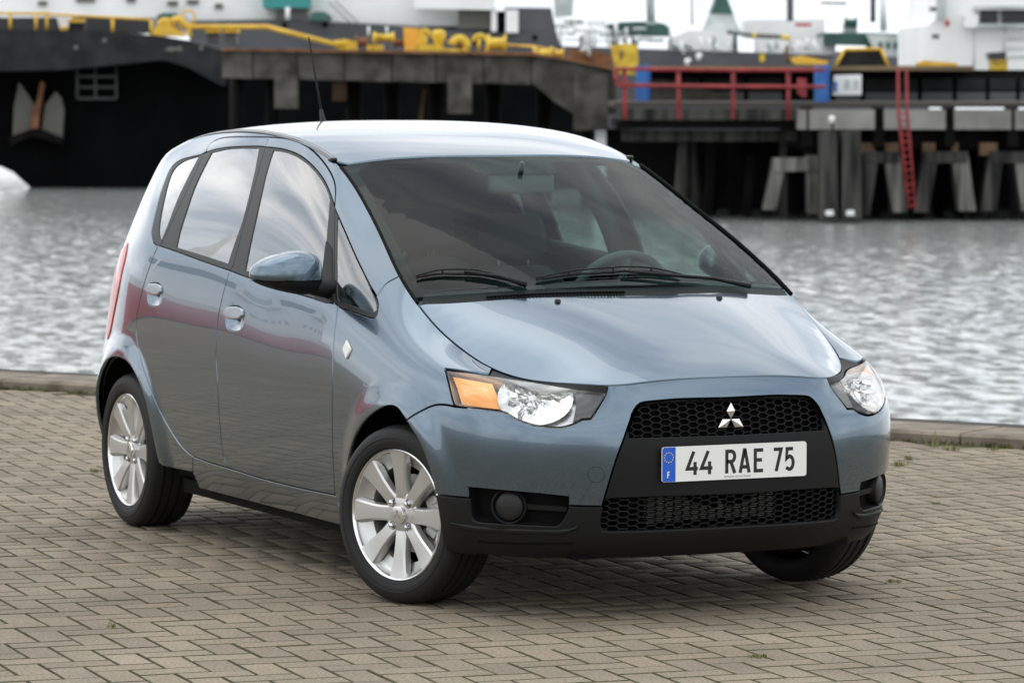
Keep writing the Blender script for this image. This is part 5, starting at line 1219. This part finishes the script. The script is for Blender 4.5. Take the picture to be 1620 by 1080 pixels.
# --- tail lamps ---------------------------------------------------------------
tl_r = trace(Z5((219, 612), (214, 645), (203, 700), (188, 765), (172, 850), (150, 960), (134, 1040), (122, 1072)), 4)
tl_loop = chain(tl_r, [(tl_r[-1][0]+1.1, tl_r[-1][1])], [(p[0]+1.1, p[1]) for p in rev(tl_r)][1:])
side_panel('tail_lamp', tl_loop, 'red_lens', car, off=0.004, depth=0.02, bev=0.004, gap=0)
# --- rear end: bumper, tailgate -------------------------------------------------
UR = NCOL-1
ra = cut(chain([(u, 6.2) for u in np.linspace(U_REAR, UR, 30)], [(UR, v) for v in np.linspace(6.2, VM, 20)][1:], [(u, VM) for u in np.linspace(UR, U_REAR, 30)][1:], [(U_REAR, v) for v in np.linspace(VM, 6.2, 20)][1:-1]), wrap, SU, SV, WG, centre=float(UR))
obj('tailgate', to_mesh([ra, flip(ra)]), 'paint', car)
ra = cut(chain([(u, 0.2) for u in np.linspace(U_REAR, UR, 30)], [(UR, v) for v in np.linspace(0.2, 6.1, 20)][1:], [(u, 6.1) for u in np.linspace(UR, U_REAR, 30)][1:], [(U_REAR, v) for v in np.linspace(6.1, 0.2, 20)][1:-1]), wrap, SU, SV, WG, centre=float(UR))
obj('rear_bumper', to_mesh([ra, flip(ra)]), 'paint', car)
ra = cut([(u, v) for u, v in [(20.3, 10.2), (21, 10.1), (22, 10.05)]]+[(UR-1e-3, 10.0), (UR-1e-3, 13.3), (22, 13.3), (21, 13.3), (20.5, 13.1)], wrap, SU, SV, WG, off=0.003, depth=0, gap=0)
obj('rear_window', to_mesh([ra, flip(ra)]), 'side_glass_dark', car)
ra = cut([(u, v) for u, v in zip(np.linspace(U_REAR-0.5, UR-1e-3, 20), [6.5]*20)]+[(u, v) for u, v in zip(np.linspace(UR-1e-3, U_REAR-0.5, 20), [VM-0.05]*20)], wrap, SU, SV, WG, off=-0.03, depth=0, gap=0)
obj('tailgate_trim', to_mesh([ra, flip(ra)]), 'cabin_grey', car)
# --- bonnet, windscreen, roof ------------------------------------------------------
def x_cowl(y): return 0.118-0.205*(abs(y)/0.705)**2.1
def x_head(y): return -0.925-0.070*(abs(y)/0.56)**2
sm = [wrap(u_, VM-1e-6)[0] for u_ in np.linspace(0, 9.45, 150)]
half = [(p[0], p[1]) for p in sm if p[0] > x_cowl(p[1])]
yl = abs(half[-1][1])
rear_edge = [(x_cowl(y), y) for y in np.linspace(-yl, yl, 60)]
hood_loop = half+rear_edge[1:-1]+[(x, -y) for x, y in reversed(half)][:-1]
bonnet = top_panel('bonnet', hood_loop, EV_HOOD, 'paint', car, depth=0.018)
wse = [(p[0], p[1]) for p in [wrap(u_, VM-1e-6)[0] for u_ in np.linspace(9.2, 13.6, 120)]]
def scr_loop(dx0, dx1, dy):
    e_ = [(x, y+dy) for x, y in wse if x < x_cowl(y)-dx0 and x > x_head(y)+dx1]
    a = [(x_cowl(y)-dx0, y) for y in np.linspace(abs(e_[0][1]), -abs(e_[0][1]), 50)][1:-1]
    b = [(x_head(y)+dx1, y) for y in np.linspace(-abs(e_[-1][1]), abs(e_[-1][1]), 40)][1:-1]
    return e_+b+[(x, -y) for x, y in reversed(e_)]+a
screen = top_panel('windscreen', scr_loop(0.03, 0.004, 0.0), EV_SCREEN, 'windscreen_glass', car, gap=0.004, depth=0, off=-0.001)
# black ceramic band round the pane, just inside the glass
inner = [px_top(x_, y_, Z_SCREEN) for x_, y_ in cr_poly([(568, 272), (575, 263), (592, 259), (640, 257), (722, 257), (738, 262), (752, 272), (766, 275), (855, 275), (872, 270), (878, 258)], 6)]
top_r = [px_top(x_, y_, Z_SCREEN) for x_, y_ in cr_poly([(664, 452.5), (640, 400), (612, 346), (585, 296), (570, 272), (573, 264), (582, 260), (600, 258.5), (650, 257.5), (720, 257), (736, 261), (750, 270), (764, 274)], 6)]
lft = [(x, -y) for x, y in top_r]
band_in = [p for p in top_r]+[(top_r[-1][0]+0.005, 0.0)]+lft[::-1]
bi_bottom = [(x_cowl(y)-0.085, y) for y in np.linspace(abs(top_r[0][1]), -abs(top_r[0][1]), 40)][1:-1]
top_panel('ceramic_band', scr_loop(0.03, 0.006, 0.0), EV_SCREEN, 'ceramic', screen, holes=[band_in+bi_bottom], off=-0.006, gap=0.006, depth=0)
# rubber strip along both pillars
for s_ in (1, -1):
    pts = [(x, y*s_, Z_SCREEN(x, y)+0.002) for x, y in wse if x < x_cowl(y) and x > -0.985]
    bm = bmesh.new(); tube_pts(bm, pts, 0.0065, 6); obj('pillar_seal', bm_me(bm, recalc=True), 'gap_black', screen)
# scuttle panel with its vents
def ev_cowl(x, y):
    xc = x_cowl(y); t = min(1.0, max(0.0, (xc-x)/0.10)); z0 = Z_HOOD(xc, y)-0.012; z1 = Z_SCREEN(xc-0.10, y)+0.004
    return np.array([x, y, z0+(z1-z0)*t**0.8]), np.array([0.35, 0, 0.93])
cw = [(x_cowl(y)+0.004, y) for y in np.linspace(-.695, .695, 60)]+[(x_cowl(y)-0.060, y) for y in np.linspace(.66, -.66, 60)]
cowl = obj('scuttle', to_mesh([cut(cw, ev_cowl, 1, 1, [], gap=0, depth=0.02)]), 'rough_plastic', car)
for k in range(40):
    y_ = -0.49+k*0.0115; x_ = x_cowl(y_)-0.022; z_ = ev_cowl(x_, y_)[0][2]
    box('vent_slot', 'gap_black', cowl, x_-.013, x_+.013, y_-.0028, y_+.0028, z_-.004, z_+.0022)
rs = [(p[0], p[1]) for p in [wrap(u_, VM-1e-6)[0] for u_ in np.linspace(13.0, 23, 260)]]
rs = [(x, y) for x, y in rs if x < x_head(y)]
hd = [(x_head(y), y) for y in np.linspace(abs(rs[0][1]), -abs(rs[0][1]), 40)][1:-1]
roof_loop = rs+[(x, -y) for x, y in reversed(rs)][1:]+hd
roof = top_panel('roof', roof_loop, EV_ROOF, 'paint', car, depth=0.012, gap=0.003)
for s_ in (1, -1):
    pts = [(x, y*s_, Z_ROOF(x, y)+0.0005) for x, y in rs if abs(y) > 0.45 and x > -2.7]
    V = []; 
    for x, y, z in pts: V += [(x, y-s_*0.016*-1 if False else y+(0.010 if y < 0 else -0.010)*1.2, z+0.003), (x, y-(0.010 if y < 0 else -0.010)*0.9, z-0.006)]
    F = [(2*i, 2*i+2, 2*i+3, 2*i+1) if s_ == 1 else (2*i+1, 2*i+3, 2*i+2, 2*i) for i in range(len(pts)-1)]
    obj('roof_moulding', pydata(V, F), 'roof_strip', roof)
    e0 = pts[0]; box('moulding_end', 'gloss_black', roof, e0[0]-.03, e0[0]+.006, e0[1]-.012, e0[1]+.012, e0[2]-.004, e0[2]+.009, 0.004, 2)
# --- tunnels behind the openings, so nothing shows through -----------------------------
def tunnel(name, loop, d0, d1, m, parent, sym):
    P = [wrap(*p) for p in loop]
    for s_ in (1, -1):
        V = [(p+n*a)*[1, s_, 1] for a in (d0, d1) for p, n in P]; k_ = len(P)
        F = [(i, (i+1) % k_, k_+(i+1) % k_, k_+i) for i in range(k_ if not sym else k_-1)]
        obj(name, pydata(V, F), m, parent if not isinstance(parent, list) else parent[0 if s_ == 1 else 1])
tunnel('opening_wall', gu, -0.018, -0.064, 'gap_black', bumper, True)
tunnel('opening_wall', gl, -0.018, -0.089, 'gap_black', bumper, True)
tunnel('recess_wall', fog_loop, -0.010, -0.046, 'rough_plastic', fog, False)
# inner shell: dark inner panels behind the gaps, below the windows, open at the wheels
V = []; F = []; idx = {}
us = np.linspace(0.0, NCOL-1, 150); 
for i, u_ in enumerate(us):
    vt = hit = None
    for j in range(25):
        v_ = 0.3+(VM-0.5)*j/24; p, n = wrap(u_, v_); V.append(p-n*0.034)
for i in range(len(us)-1):
    for j in range(24):
        ids = (i*25+j, (i+1)*25+j, (i+1)*25+j+1, i*25+j+1); c_ = sum(np.array(V[k]) for k in ids)/4
        if math.hypot(c_[0], c_[2]-.29) < .37 or math.hypot(c_[0]+2.5, c_[2]-.29) < .385: continue
        if c_[0] < 0.05 and c_[2] > 0.93+(-c_[0]-0.5)*0.075: continue        # windows stay open
        if c_[0] > 0.25 and abs(c_[1]) < 0.80 and c_[2] > 0.56 and abs(c_[1]) > 0.30: continue   # headlamps
        if c_[0] > 0.40 and c_[2] < 0.56: continue                            # grille and fog lamps
        F.append(ids)
k_ = len(V)
obj('inner_shell', pydata(V+[np.array(v)*[1, -1, 1] for v in V], F+[tuple(k_+q for q in f[::-1]) for f in F]), 'gap_black', car)
# wheel housings and floor
def side_y(x_, z_):
    l_, n_, i_, d_ = BVH.ray_cast(Vector((x_, -2, z_)), Vector((0, 1, 0))); return abs(l_.y) if l_ else 0.72
for wx, rr_, y1 in ((0.0, 0.372, 0.50), (-2.5, 0.378, 0.50)):
    for s_ in (1, -1):
        V = []; F = []; n_ = 28
        for i in range(n_+1):
            a = R(2+176*i/n_); c_, z_ = math.cos(a)*rr_, math.sin(a)*rr_
            V += [(wx+c_, -s_*(side_y(wx+c_, 0.29+z_)-0.022), 0.29+z_), (wx+c_, -s_*y1, 0.29+z_)]
        for i in range(n_): F.append((2*i, 2*i+2, 2*i+3, 2*i+1))
        F.append(tuple(range(1, 2*n_+3, 2)))
        obj('wheel_housing', pydata(V, F), 'gap_black', car)
box('floor_pan', 'gap_black', car, -2.95, -0.30, -0.50, 0.50, 0.155, 0.21)
box('engine_undertray', 'gap_black', car, -0.30, 0.64, -0.50, 0.50, 0.197, 0.225)
box('floor_pan', 'gap_black', car, -2.10, -0.40, -0.74, 0.74, 0.165, 0.215)
box('engine_block', 'gap_black', car, -0.30, 0.55, -0.48, 0.48, 0.24, 0.70)
box('bulkhead', 'gap_black', car, -0.36, -0.31, -0.70, 0.70, 0.24, 0.84)
# --- door handles ---------------------------------------------------------------------
def dish(loop_px, depth, name, m, parents):
    cx = np.mean([p[0] for p in loop_px]); cy = np.mean([p[1] for p in loop_px]); n_ = len(loop_px); V = []; F = []; K = 6
    for i in range(K+1):
        t = i/K
        for p in loop_px:
            q, nn = wrap(*hit_uv(cx+(p[0]-cx)*(1-t*0.97)*1.01, cy+(p[1]-cy)*(1-t*0.97)*1.01)); V.append(q-nn*(0.002+depth*math.sin(t*math.pi/2)))
    for i in range(K):
        for k in range(n_): F.append((i*n_+k, i*n_+(k+1) % n_, (i+1)*n_+(k+1) % n_, (i+1)*n_+k))
    for s_, par in ((1, parents[0]), (-1, parents[1])):
        me = pydata([np.array(v)*[1, s_, 1] for v in V], F); b_ = bmesh.new(); b_.from_mesh(me); bmesh.ops.recalc_face_normals(b_, faces=b_.faces[:]); b_.to_mesh(me); b_.free()
        obj(name, me, m, par)
for key, par in (('front', fd), ('rear', rd)):
    cx, cy, rx, ry = HANDLES[key]
    dish(oval(cx, cy, rx, ry), 0.016, 'handle_cup', 'paint', par)
    lp = px_loop(oval(cx, cy-ry*0.42, rx*0.98, ry*0.50, 2.9))
    hh_ = side_panel('door_handle', lp, 'handle_paint', car, off=0.010, depth=0.011, bev=0.004, gap=0)
    for o_, p_ in zip(hh_, par): o_.parent = p_
# --- door mirrors -----------------------------------------------------------------------
def sup(c_, p): return math.copysign(abs(c_)**p, c_)
for s_ in (1, -1):
    dr = fd[0] if s_ == 1 else fd[1]
    mr = empty('door_mirror', (-0.590, -0.952, 1.042) if s_ == 1 else (-0.830, 0.835, 1.040), 0.0 if s_ == 1 else R(80)); mr.parent = dr      # the far mirror is folded in
    def shell(z0, z1, m, name, grow=0.0):
        V = []; F = []; nu_, nv_ = 40, 22
        for j in range(nv_+1):
            ph = -math.pi/2+math.pi*j/nv_
            for k in range(nu_):
                th = 2*math.pi*k/nu_
                cx_ = sup(math.cos(ph), .62)
                y_ = 0.122*cx_*sup(math.sin(th), .70); x_ = (0.080 if math.cos(th) > 0 else 0.042)*cx_*sup(math.cos(th), .85)
                z_ = (0.084 if ph > 0 else 0.074)*sup(math.sin(ph), .72)
                z_ *= 1.0-0.42*(max(0.0, 0.35-y_/0.122)/1.35)**1.5            # outer end lower
                if ph < 0: z_ *= 0.82+0.18*(y_/0.122)
                x_ -= 0.10*abs(y_+0.122*0)*0.5+0.25*max(0, -y_-.02)          # swept back towards the tip
                V.append([x_+grow*math.cos(th), (y_)*1.0, z_])
        V = [[a, b, min(max(c_, z0), z1)] for a, b, c_ in V]
        for j in range(nv_):
            for k in range(nu_): F.append((j*nu_+k, j*nu_+(k+1) % nu_, (j+1)*nu_+(k+1) % nu_, (j+1)*nu_+k))
        me = pydata([(a, b*s_, c_) for a, b, c_ in V], F); b_ = bmesh.new(); b_.from_mesh(me); bmesh.ops.remove_doubles(b_, verts=b_.verts[:], dist=1e-5); bmesh.ops.dissolve_degenerate(b_, edges=b_.edges[:], dist=1e-5); bmesh.ops.recalc_face_normals(b_, faces=b_.faces[:]); b_.to_mesh(me); b_.free()
        o = obj(name, me, m, mr); auto_sharp(me, 45); return o
    shell(-0.014, 0.2, 'paint', 'mirror_cap', 0.002)
    shell(-0.2, -0.0165, 'rough_plastic', 'mirror_housing')
    # foot on the door
    bm = bmesh.new(); tube_pts(bm, [(0.012, 0.06*s_, -0.034), (0.015, 0.115*s_, -0.044), (0.006, 0.172*s_, -0.052)], [0.026, 0.030, 0.034], 14); obj('mirror_foot', bm_me(bm, recalc=True), 'rough_plastic', mr)
sail = side_panel('mirror_base', px_loop(Z5((1158, 606), (1185, 640), (1192, 800), (1193, 895), (1160, 900), (1105, 884), (1140, 760))), 'rough_plastic', car, off=0.004, depth=0.01, bev=0.003, gap=0)
for o_, p_ in zip(sail, fd): o_.parent = p_
# --- aerial, washer jets, wipers ------------------------------------------------------------
ax = -2.50; az = Z_ROOF(ax, 0.0)
an = empty('aerial', (ax, 0, az)); an.parent = roof
bm = bmesh.new(); tube_pts(bm, [(0, 0, -0.004), (-0.006, 0, 0.02), (-0.03, 0, 0.075)], [0.020, 0.013, 0.006], 12); obj('aerial_base', bm_me(bm, recalc=True), 'rough_plastic', an)
bm = bmesh.new(); tube_pts(bm, [(-0.03, 0, 0.075), (-0.150, 0, 0.355)], [0.0042, 0.0028], 8)
for k in range(26):
    t = k/26; tube_pts(bm, [(-0.03-0.12*t, 0, 0.075+0.28*t), (-0.0318-0.12*t, 0, 0.0795+0.28*t)], 0.0050-0.0015*t, 8)
obj('aerial_whip', bm_me(bm, recalc=True), 'rough_plastic', an)
for px_, py_ in ((882.3, 477.7), (1138, 472)):
    x_, y_ = px_top(px_, py_, Z_HOOD); z_ = Z_HOOD(x_, y_)
    bm = bmesh.new(); lathe_bm(bm, [(.0105, -.002), (.0105, .005), (.007, .009), (.001, .010)], 16, 'z'); o_ = obj('washer_jet', bm_me(bm, recalc=True), 'black_trim', bonnet); o_.location = (x_, y_, z_)
def on_screen(px_, py_, h_):
    x_, y_ = px_top(px_, py_, Z_SCREEN); return Vector((x_, y_, Z_SCREEN(x_, y_)+h_))
def wiper(blade, arm, nm):
    w_ = empty('wiper', on_screen(*arm[0], 0.0)); w_.parent = car; o0 = w_.location.copy()
    b_ = [on_screen(x_, y_, 0.007)-o0 for x_, y_ in cr_poly(blade, 12)]
    bm = bmesh.new(); tube_pts(bm, b_, [0.002]+[0.0042]*(len(b_)-2)+[0.002], 6); obj('wiper_blade', bm_me(bm, recalc=True), 'rough_plastic', w_)
    sp_ = [p+Vector((0, 0, 0.006+0.010*math.sin(math.pi*i/(len(b_)-1)))) for i, p in enumerate(b_)]
    bm = bmesh.new(); tube_pts(bm, sp_, 0.0030, 6)
    for k in (1, len(b_)//4, len(b_)//2, 3*len(b_)//4, len(b_)-2): tube_pts(bm, [b_[k], sp_[k]], 0.004, 5)
    obj('blade_frame', bm_me(bm, recalc=True), 'rough_plastic', w_)
    a_ = [on_screen(x_, y_, 0.012+0.006*(i > 0))-o0 for i, (x_, y_) in enumerate(arm)]
    bm = bmesh.new(); tube_pts(bm, a_, [0.010]+[0.0060]*(len(a_)-2)+[0.0045], 8); obj('wiper_arm', bm_me(bm, recalc=True), 'rough_plastic', w_)
wiper([(658, 443), (700, 437.5), (760, 438.5), (805, 447.5)], [(832, 457), (790, 446), (735, 440)], 'a')
wiper([(848, 446.5), (900, 439), (970, 434), (1030, 433.5), (1078, 440.5)], [(1186, 458), (1130, 449), (1060, 444), (985, 437)], 'b')
# --- wheels ------------------------------------------------------------------------------------
def make_wheel(loc, rz, name='wheel', inner=True):
    """origin at the hub, axle along y, outer face towards -y"""
    wl = empty(name, loc, rz); wl.parent = car
    TR = 0.290
    bm = bmesh.new()
    prof = [(.2145, .070), (.2172, .0885), (.2260, .0955), (.242, .0985), (.262, .096), (.279, .088), (.2865, .076), (.2895, .062)]
    gro = [(.050, .2905), (.048, .283), (.041, .283), (.039, .2905), (.016, .2905), (.014, .283), (.007, .283), (.005, .2905), (-.018, .2905), (-.020, .283), (-.027, .283), (-.029, .2905), (-.046, .2905)]
    full = [(r_, -a_) for r_, a_ in prof]+[(r_, a_*-1) for a_, r_ in gro]+[(r_, a_) for r_, a_ in reversed(prof)]
    lathe_bm(bm, full, 96, 'y')
    me = bm_me(bm, recalc=True); ty = obj('tyre', me, 'rubber', wl); auto_sharp(me, 35)
    # shoulder tread blocks
    bm = bmesh.new()
    for k in range(72):
        for sd_ in (-1, 1):
            a = 2*math.pi*(k+(0.5 if sd_ > 0 else 0))/72
            mt_ = Matrix.Rotation(-a, 4, 'Y')
            vs_ = box_bm(bm, .2845, .2925, sd_*.053 if sd_ > 0 else -.078, .078 if sd_ > 0 else -.053, -.0088, .0088)
            for v in vs_:
                if abs(v.co.y) > .07: v.co.x -= .0075
                v.co.z += (abs(v.co.y)-.065)*0.25
            bmesh.ops.transform(bm, matrix=mt_, verts=vs_)
    tag(obj('tread_blocks', bm_me(bm), 'rubber', ty, smooth=False), kind='stuff')
    # raised rings on the sidewall
    bm = bmesh.new()
    for r_, a_ in ((.2240, -.0948), (.2510, -.0985)):
        lathe_bm(bm, [(r_-.0016, a_+.0012), (r_-.0008, a_-.0008), (r_+.0008, a_-.0008), (r_+.0016, a_+.0012)], 80, 'y')
    obj('sidewall_ring', bm_me(bm, recalc=True), 'rubber', ty)
    # rim: barrel and lip
    bm = bmesh.new()
    lathe_bm(bm, [(.2000, -.080), (.2020, -.0875), (.1985, -.0900), (.1945, -.0880), (.1915, -.078), (.1880, -.060), (.1830, -.020), (.1760, .02), (.178, .075)], 80, 'y')
    me = bm_me(bm, recalc=True); rim = obj('rim', me, 'alloy_lip', wl); auto_sharp(me, 60)
    bm = bmesh.new(); lathe_bm(bm, [(.1935, -.084), (.188, -.066), (.172, -.052), (.150, -.046), (.1475, -.036), (.150, .02)], 80, 'y')
    me = bm_me(bm, recalc=True); obj('rim_dish', me, 'alloy', rim); auto_sharp(me, 60)
    # eight broad flat spokes running from the hub to the lip
    for k in range(8):
        bm = bmesh.new(); cs = []
        for t, hw, y_, dp in ((.040, .0235, -.066, .020), (.060, .0225, -.0700, .022), (.085, .0218, -.0735, .024), (.120, .0240, -.0770, .024), (.155, .0290, -.0800, .026), (.184, .0345, -.0835, .020), (.1935, .0355, -.0850, .012)):
            ch = .0045
            cs.append([bm.verts.new(q) for q in ((t, y_+dp, -hw-.005), (t, y_+.0055, -hw-.001), (t, y_, -hw+ch), (t, y_-.0004, 0), (t, y_, hw-ch), (t, y_+.0055, hw+.001), (t, y_+dp, hw+.005))])
        for a, b in zip(cs, cs[1:]):
            for i in range(6): bm.faces.new((a[i], a[i+1], b[i+1], b[i]))
        bm.faces.new(cs[-1])
        bmesh.ops.transform(bm, matrix=Matrix.Rotation(2*math.pi*(k+0.0)/8, 4, 'Y'), verts=bm.verts[:])
        me = bm_me(bm, recalc=True); o = obj('spoke', me, 'alloy', rim); auto_sharp(me, 28)
    bm = bmesh.new(); lathe_bm(bm, [(.001, -.071), (.030, -.071), (.047, -.069), (.066, -.0655), (.070, -.062), (.071, -.045)], 48, 'y')
    me = bm_me(bm, recalc=True); obj('hub_plate', me, 'alloy', rim); auto_sharp(me, 30)
    bm = bmesh.new(); lathe_bm(bm, [(.0295, -.066), (.0295, -.0800), (.027, -.0835), (.015, -.0850), (.0005, -.0852)], 40, 'y')
    me = bm_me(bm, recalc=True); cap_ = obj('centre_cap', me, 'alloy_lip', rim); auto_sharp(me, 40)
    for a0 in (90, 210, 330):
        s2 = .0098; a = R(a0); bm = bmesh.new()
        q = [(0, 0), (math.cos(R(a0-30))*s2, math.sin(R(a0-30))*s2), (math.cos(a)*s2*1.732, math.sin(a)*s2*1.732), (math.cos(R(a0+30))*s2, math.sin(R(a0+30))*s2)]
        bm.faces.new([bm.verts.new((x_, -.0858, z_)) for x_, z_ in q]); obj('cap_mark', bm_me(bm), 'disc_steel', rim, smooth=False)
    for k in range(4):
        a = R(45+90*k); cx, cz = .050*math.cos(a), .050*math.sin(a)
        bm = bmesh.new(); lathe_bm(bm, [(.0135, -.060), (.0135, -.0702), (.0105, -.0704), (.0104, -.064)], 20, 'y'); bmesh.ops.translate(bm, vec=(cx, 0, cz), verts=bm.verts[:])
        obj('bolt_seat', bm_me(bm, recalc=True), 'lamp_dark', rim)
        bm = bmesh.new(); lathe_bm(bm, [(.0092, -.060), (.0092, -.0780), (.007, -.0815), (.0005, -.0825)], 6, 'y'); bmesh.ops.translate(bm, vec=(cx, 0, cz), verts=bm.verts[:])
        obj('wheel_nut', bm_me(bm, recalc=True), 'chrome', rim, smooth=False)
    for o_ in [rim]: o_.scale = (1.066, 1.0, 1.066)
    # brake disc, caliper, dark back
    bm = bmesh.new(); lathe_bm(bm, [(.03, -.020), (.075, -.020), (.078, -.006), (.128, -.006), (.128, .014), (.05, .014)], 56, 'y')
    me = bm_me(bm, recalc=True); obj('brake_disc', me, 'disc_steel', wl); auto_sharp(me, 40)
    bm = bmesh.new(); lathe_bm(bm, [(.02, .035), (.172, .035), (.174, .05)], 40, 'y'); obj('back_plate', bm_me(bm, recalc=True), 'gap_black', wl)
    bm = bmesh.new()
    for k in range(5):
        a = R(-24+12*k); bmesh.ops.transform(bm, matrix=Matrix.Identity(4), verts=[])
        vs_ = box_bm(bm, .098, .150, -.040, .02, -.016, .016, 0.004); 
        bmesh.ops.transform(bm, matrix=Matrix.Rotation(-a, 4, 'Y'), verts=[v for v in vs_ if v.is_valid])
    me = bm_me(bm); obj('brake_caliper', me, 'alloy_dull', wl); auto_sharp(me, 40)
    return wl
STEER = R(18)
make_wheel((-0.018, -0.738, 0.290), STEER)
make_wheel((-2.5, -0.725, 0.290), 0.0)
for x_, y_, st_ in ((-0.01, 0.700, STEER), (-2.5, 0.725, 0.0)): make_wheel((x_, y_, 0.290), math.pi+st_)
# --- cabin -----------------------------------------------------------------------------------------
hl = [(x, y*0.97) for x, y in rs if x > -2.62]
head = [(x, y) for x, y in hl]+[(x, -y) for x, y in reversed(hl)]
obj('headlining', to_mesh([cut(head, EV_ROOF, 1, 1, TG, off=-0.035, depth=0, gap=0)]), 'cabin_light', car)
tr_ = cut(body_loop, wrap, SU, SV, WG, off=-0.028, depth=0, gap=0.0)
obj('pillar_trim', to_mesh([tr_]), 'cabin_grey', car); obj('pillar_trim', to_mesh([flip(tr_)]), 'cabin_grey', car)
for o_, lo in (('door_frame_trim', d_front_up), ('door_frame_trim', d_rear_up)):
    q = cut(lo, wrap, SU, SV, WG, off=-0.03, depth=0, gap=-0.004)
    obj(o_, to_mesh([q]), 'cabin_grey', car); obj(o_, to_mesh([flip(q)]), 'cabin_grey', car)
# pillar posts and door tops inside, behind the gaps
for nm, lo, rad_ in (('centre_pillar', l_split_w, 0.042), ('door_top', l_fbelt, 0.030), ('door_top', l_rbelt, 0.030), ('rear_pillar', l_cpil, 0.030)):
    for s_ in (1, -1):
        pp = [(lambda q: (q[0]-q[1]*(rad_+0.012))*np.array([1, s_, 1]))(wrap(*p)) for p in lo[::3]+lo[-1:]]
        bm = bmesh.new(); tube_pts(bm, pp, rad_, 8); obj(nm, bm_me(bm, recalc=True), 'cabin_grey', car)
# dashboard: a lofted shelf below the glass
V = []; F = []; ny = 25
prof_d = [(0.10, 0.905), (-0.05, 0.925), (-0.25, 0.945), (-0.42, 0.955), (-0.52, 0.940), (-0.56, 0.88), (-0.55, 0.70), (-0.48, 0.50)]
for j in range(ny):
    y_ = -0.66+1.32*j/(ny-1)
    for x_, z_ in prof_d:
        hump = 0.055*math.exp(-((y_-0.36)/0.17)**2)*math.exp(-((x_+0.46)/0.16)**2)
        V.append((x_-0.17*(abs(y_)/0.66)**2*(x_ > -0.3), y_, z_+hump))
m_ = len(prof_d)
for j in range(ny-1):
    for k in range(m_-1): F.append((j*m_+k, j*m_+k+1, (j+1)*m_+k+1, (j+1)*m_+k))
obj('dashboard', pydata(V, F), 'dash_grey', car)
# steering wheel on the left
sw = empty('steering_wheel', (-0.72, 0.36, 0.925)); sw.parent = car; sw.rotation_euler = (0, R(-64), 0)
bm = bmesh.new(); nA, nB = 40, 10
rg_ = [[bm.verts.new(((.182+.015*math.cos(2*math.pi*b/nB))*math.cos(2*math.pi*a/nA), (.182+.015*math.cos(2*math.pi*b/nB))*math.sin(2*math.pi*a/nA), .015*math.sin(2*math.pi*b/nB))) for b in range(nB)] for a in range(nA)]
for a in range(nA):
    for b in range(nB): bm.faces.new((rg_[a][b], rg_[(a+1) % nA][b], rg_[(a+1) % nA][(b+1) % nB], rg_[a][(b+1) % nB]))
obj('wheel_rim', bm_me(bm, recalc=True), 'cabin_grey', sw)
bm = bmesh.new(); lathe_bm(bm, [(.001, .03), (.06, .025), (.075, 0), (.05, -.03)], 24, 'z')
for a in (0, 180, 270): tube_pts(bm, [(.05*math.cos(R(a+90)), .05*math.sin(R(a+90)), 0), (.178*math.cos(R(a+90)), .178*math.sin(R(a+90)), 0)], 0.014, 8)
obj('wheel_hub', bm_me(bm, recalc=True), 'cabin_grey', sw)
def seat(x_, y_, nm='front_seat', wd=0.26):
    st_ = empty(nm, (x_, y_, 0.25)); st_.parent = car
    def cushion(name, pts, hw, th):
        V = []; F = []
        for i, (px_, pz_, w2) in enumerate(pts):
            for k in range(12):
                a = 2*math.pi*k/12; V.append((px_+th*sup(math.sin(a), .6), hw*w2*sup(math.cos(a), .5), pz_))
        for i in range(len(pts)-1):
            for k in range(12): F.append((i*12+k, i*12+(k+1) % 12, (i+1)*12+(k+1) % 12, (i+1)*12+k))
        F.append(tuple(range(12))[::-1]); F.append(tuple(range((len(pts)-1)*12, len(pts)*12)))
        obj(name, pydata(V, F), 'seat_fabric', st_)
    cushion('backrest', [(-.02, .20, .8), (-.03, .26, .95), (-.08, .45, 1.0), (-.14, .62, .95), (-.175, .72, .72), (-.185, .755, .5)], wd, .065)
    cushion('headrest', [(-.18, .785, .40), (-.18, .81, .50), (-.19, .88, .52), (-.20, .935, .46), (-.20, .95, .35)], wd, .045)
    bm = bmesh.new()
    box_bm(bm, -.02, .46, -wd, wd, .06, .24, .05, seg=3); me = bm_me(bm); obj('seat_cushion', me, 'seat_fabric', st_)
    for q in (-.06, .06): tube('headrest_post', 'disc_steel', st_, [(-.18, q, .74), (-.18, q, .80)], .006, 6)
seat(-1.38, -0.36); seat(-1.38, 0.36)
seat(-2.18, -0.34, 'rear_seat', 0.30); seat(-2.18, 0.34, 'rear_seat', 0.30)
# rear view mirror under the header
rm = empty('rear_view_mirror', (-0.80, 0.02, 1.335)); rm.parent = car
bm = bmesh.new(); box_bm(bm, -.018, .018, -.125, .125, -.036, .036, .014, seg=3); me = bm_me(bm); obj('mirror_shell', me, 'cabin_mid', rm)
tube('mirror_stem', 'cabin_mid', rm, [(0, 0, .02), (.03, -.01, .075)], .009, 8)
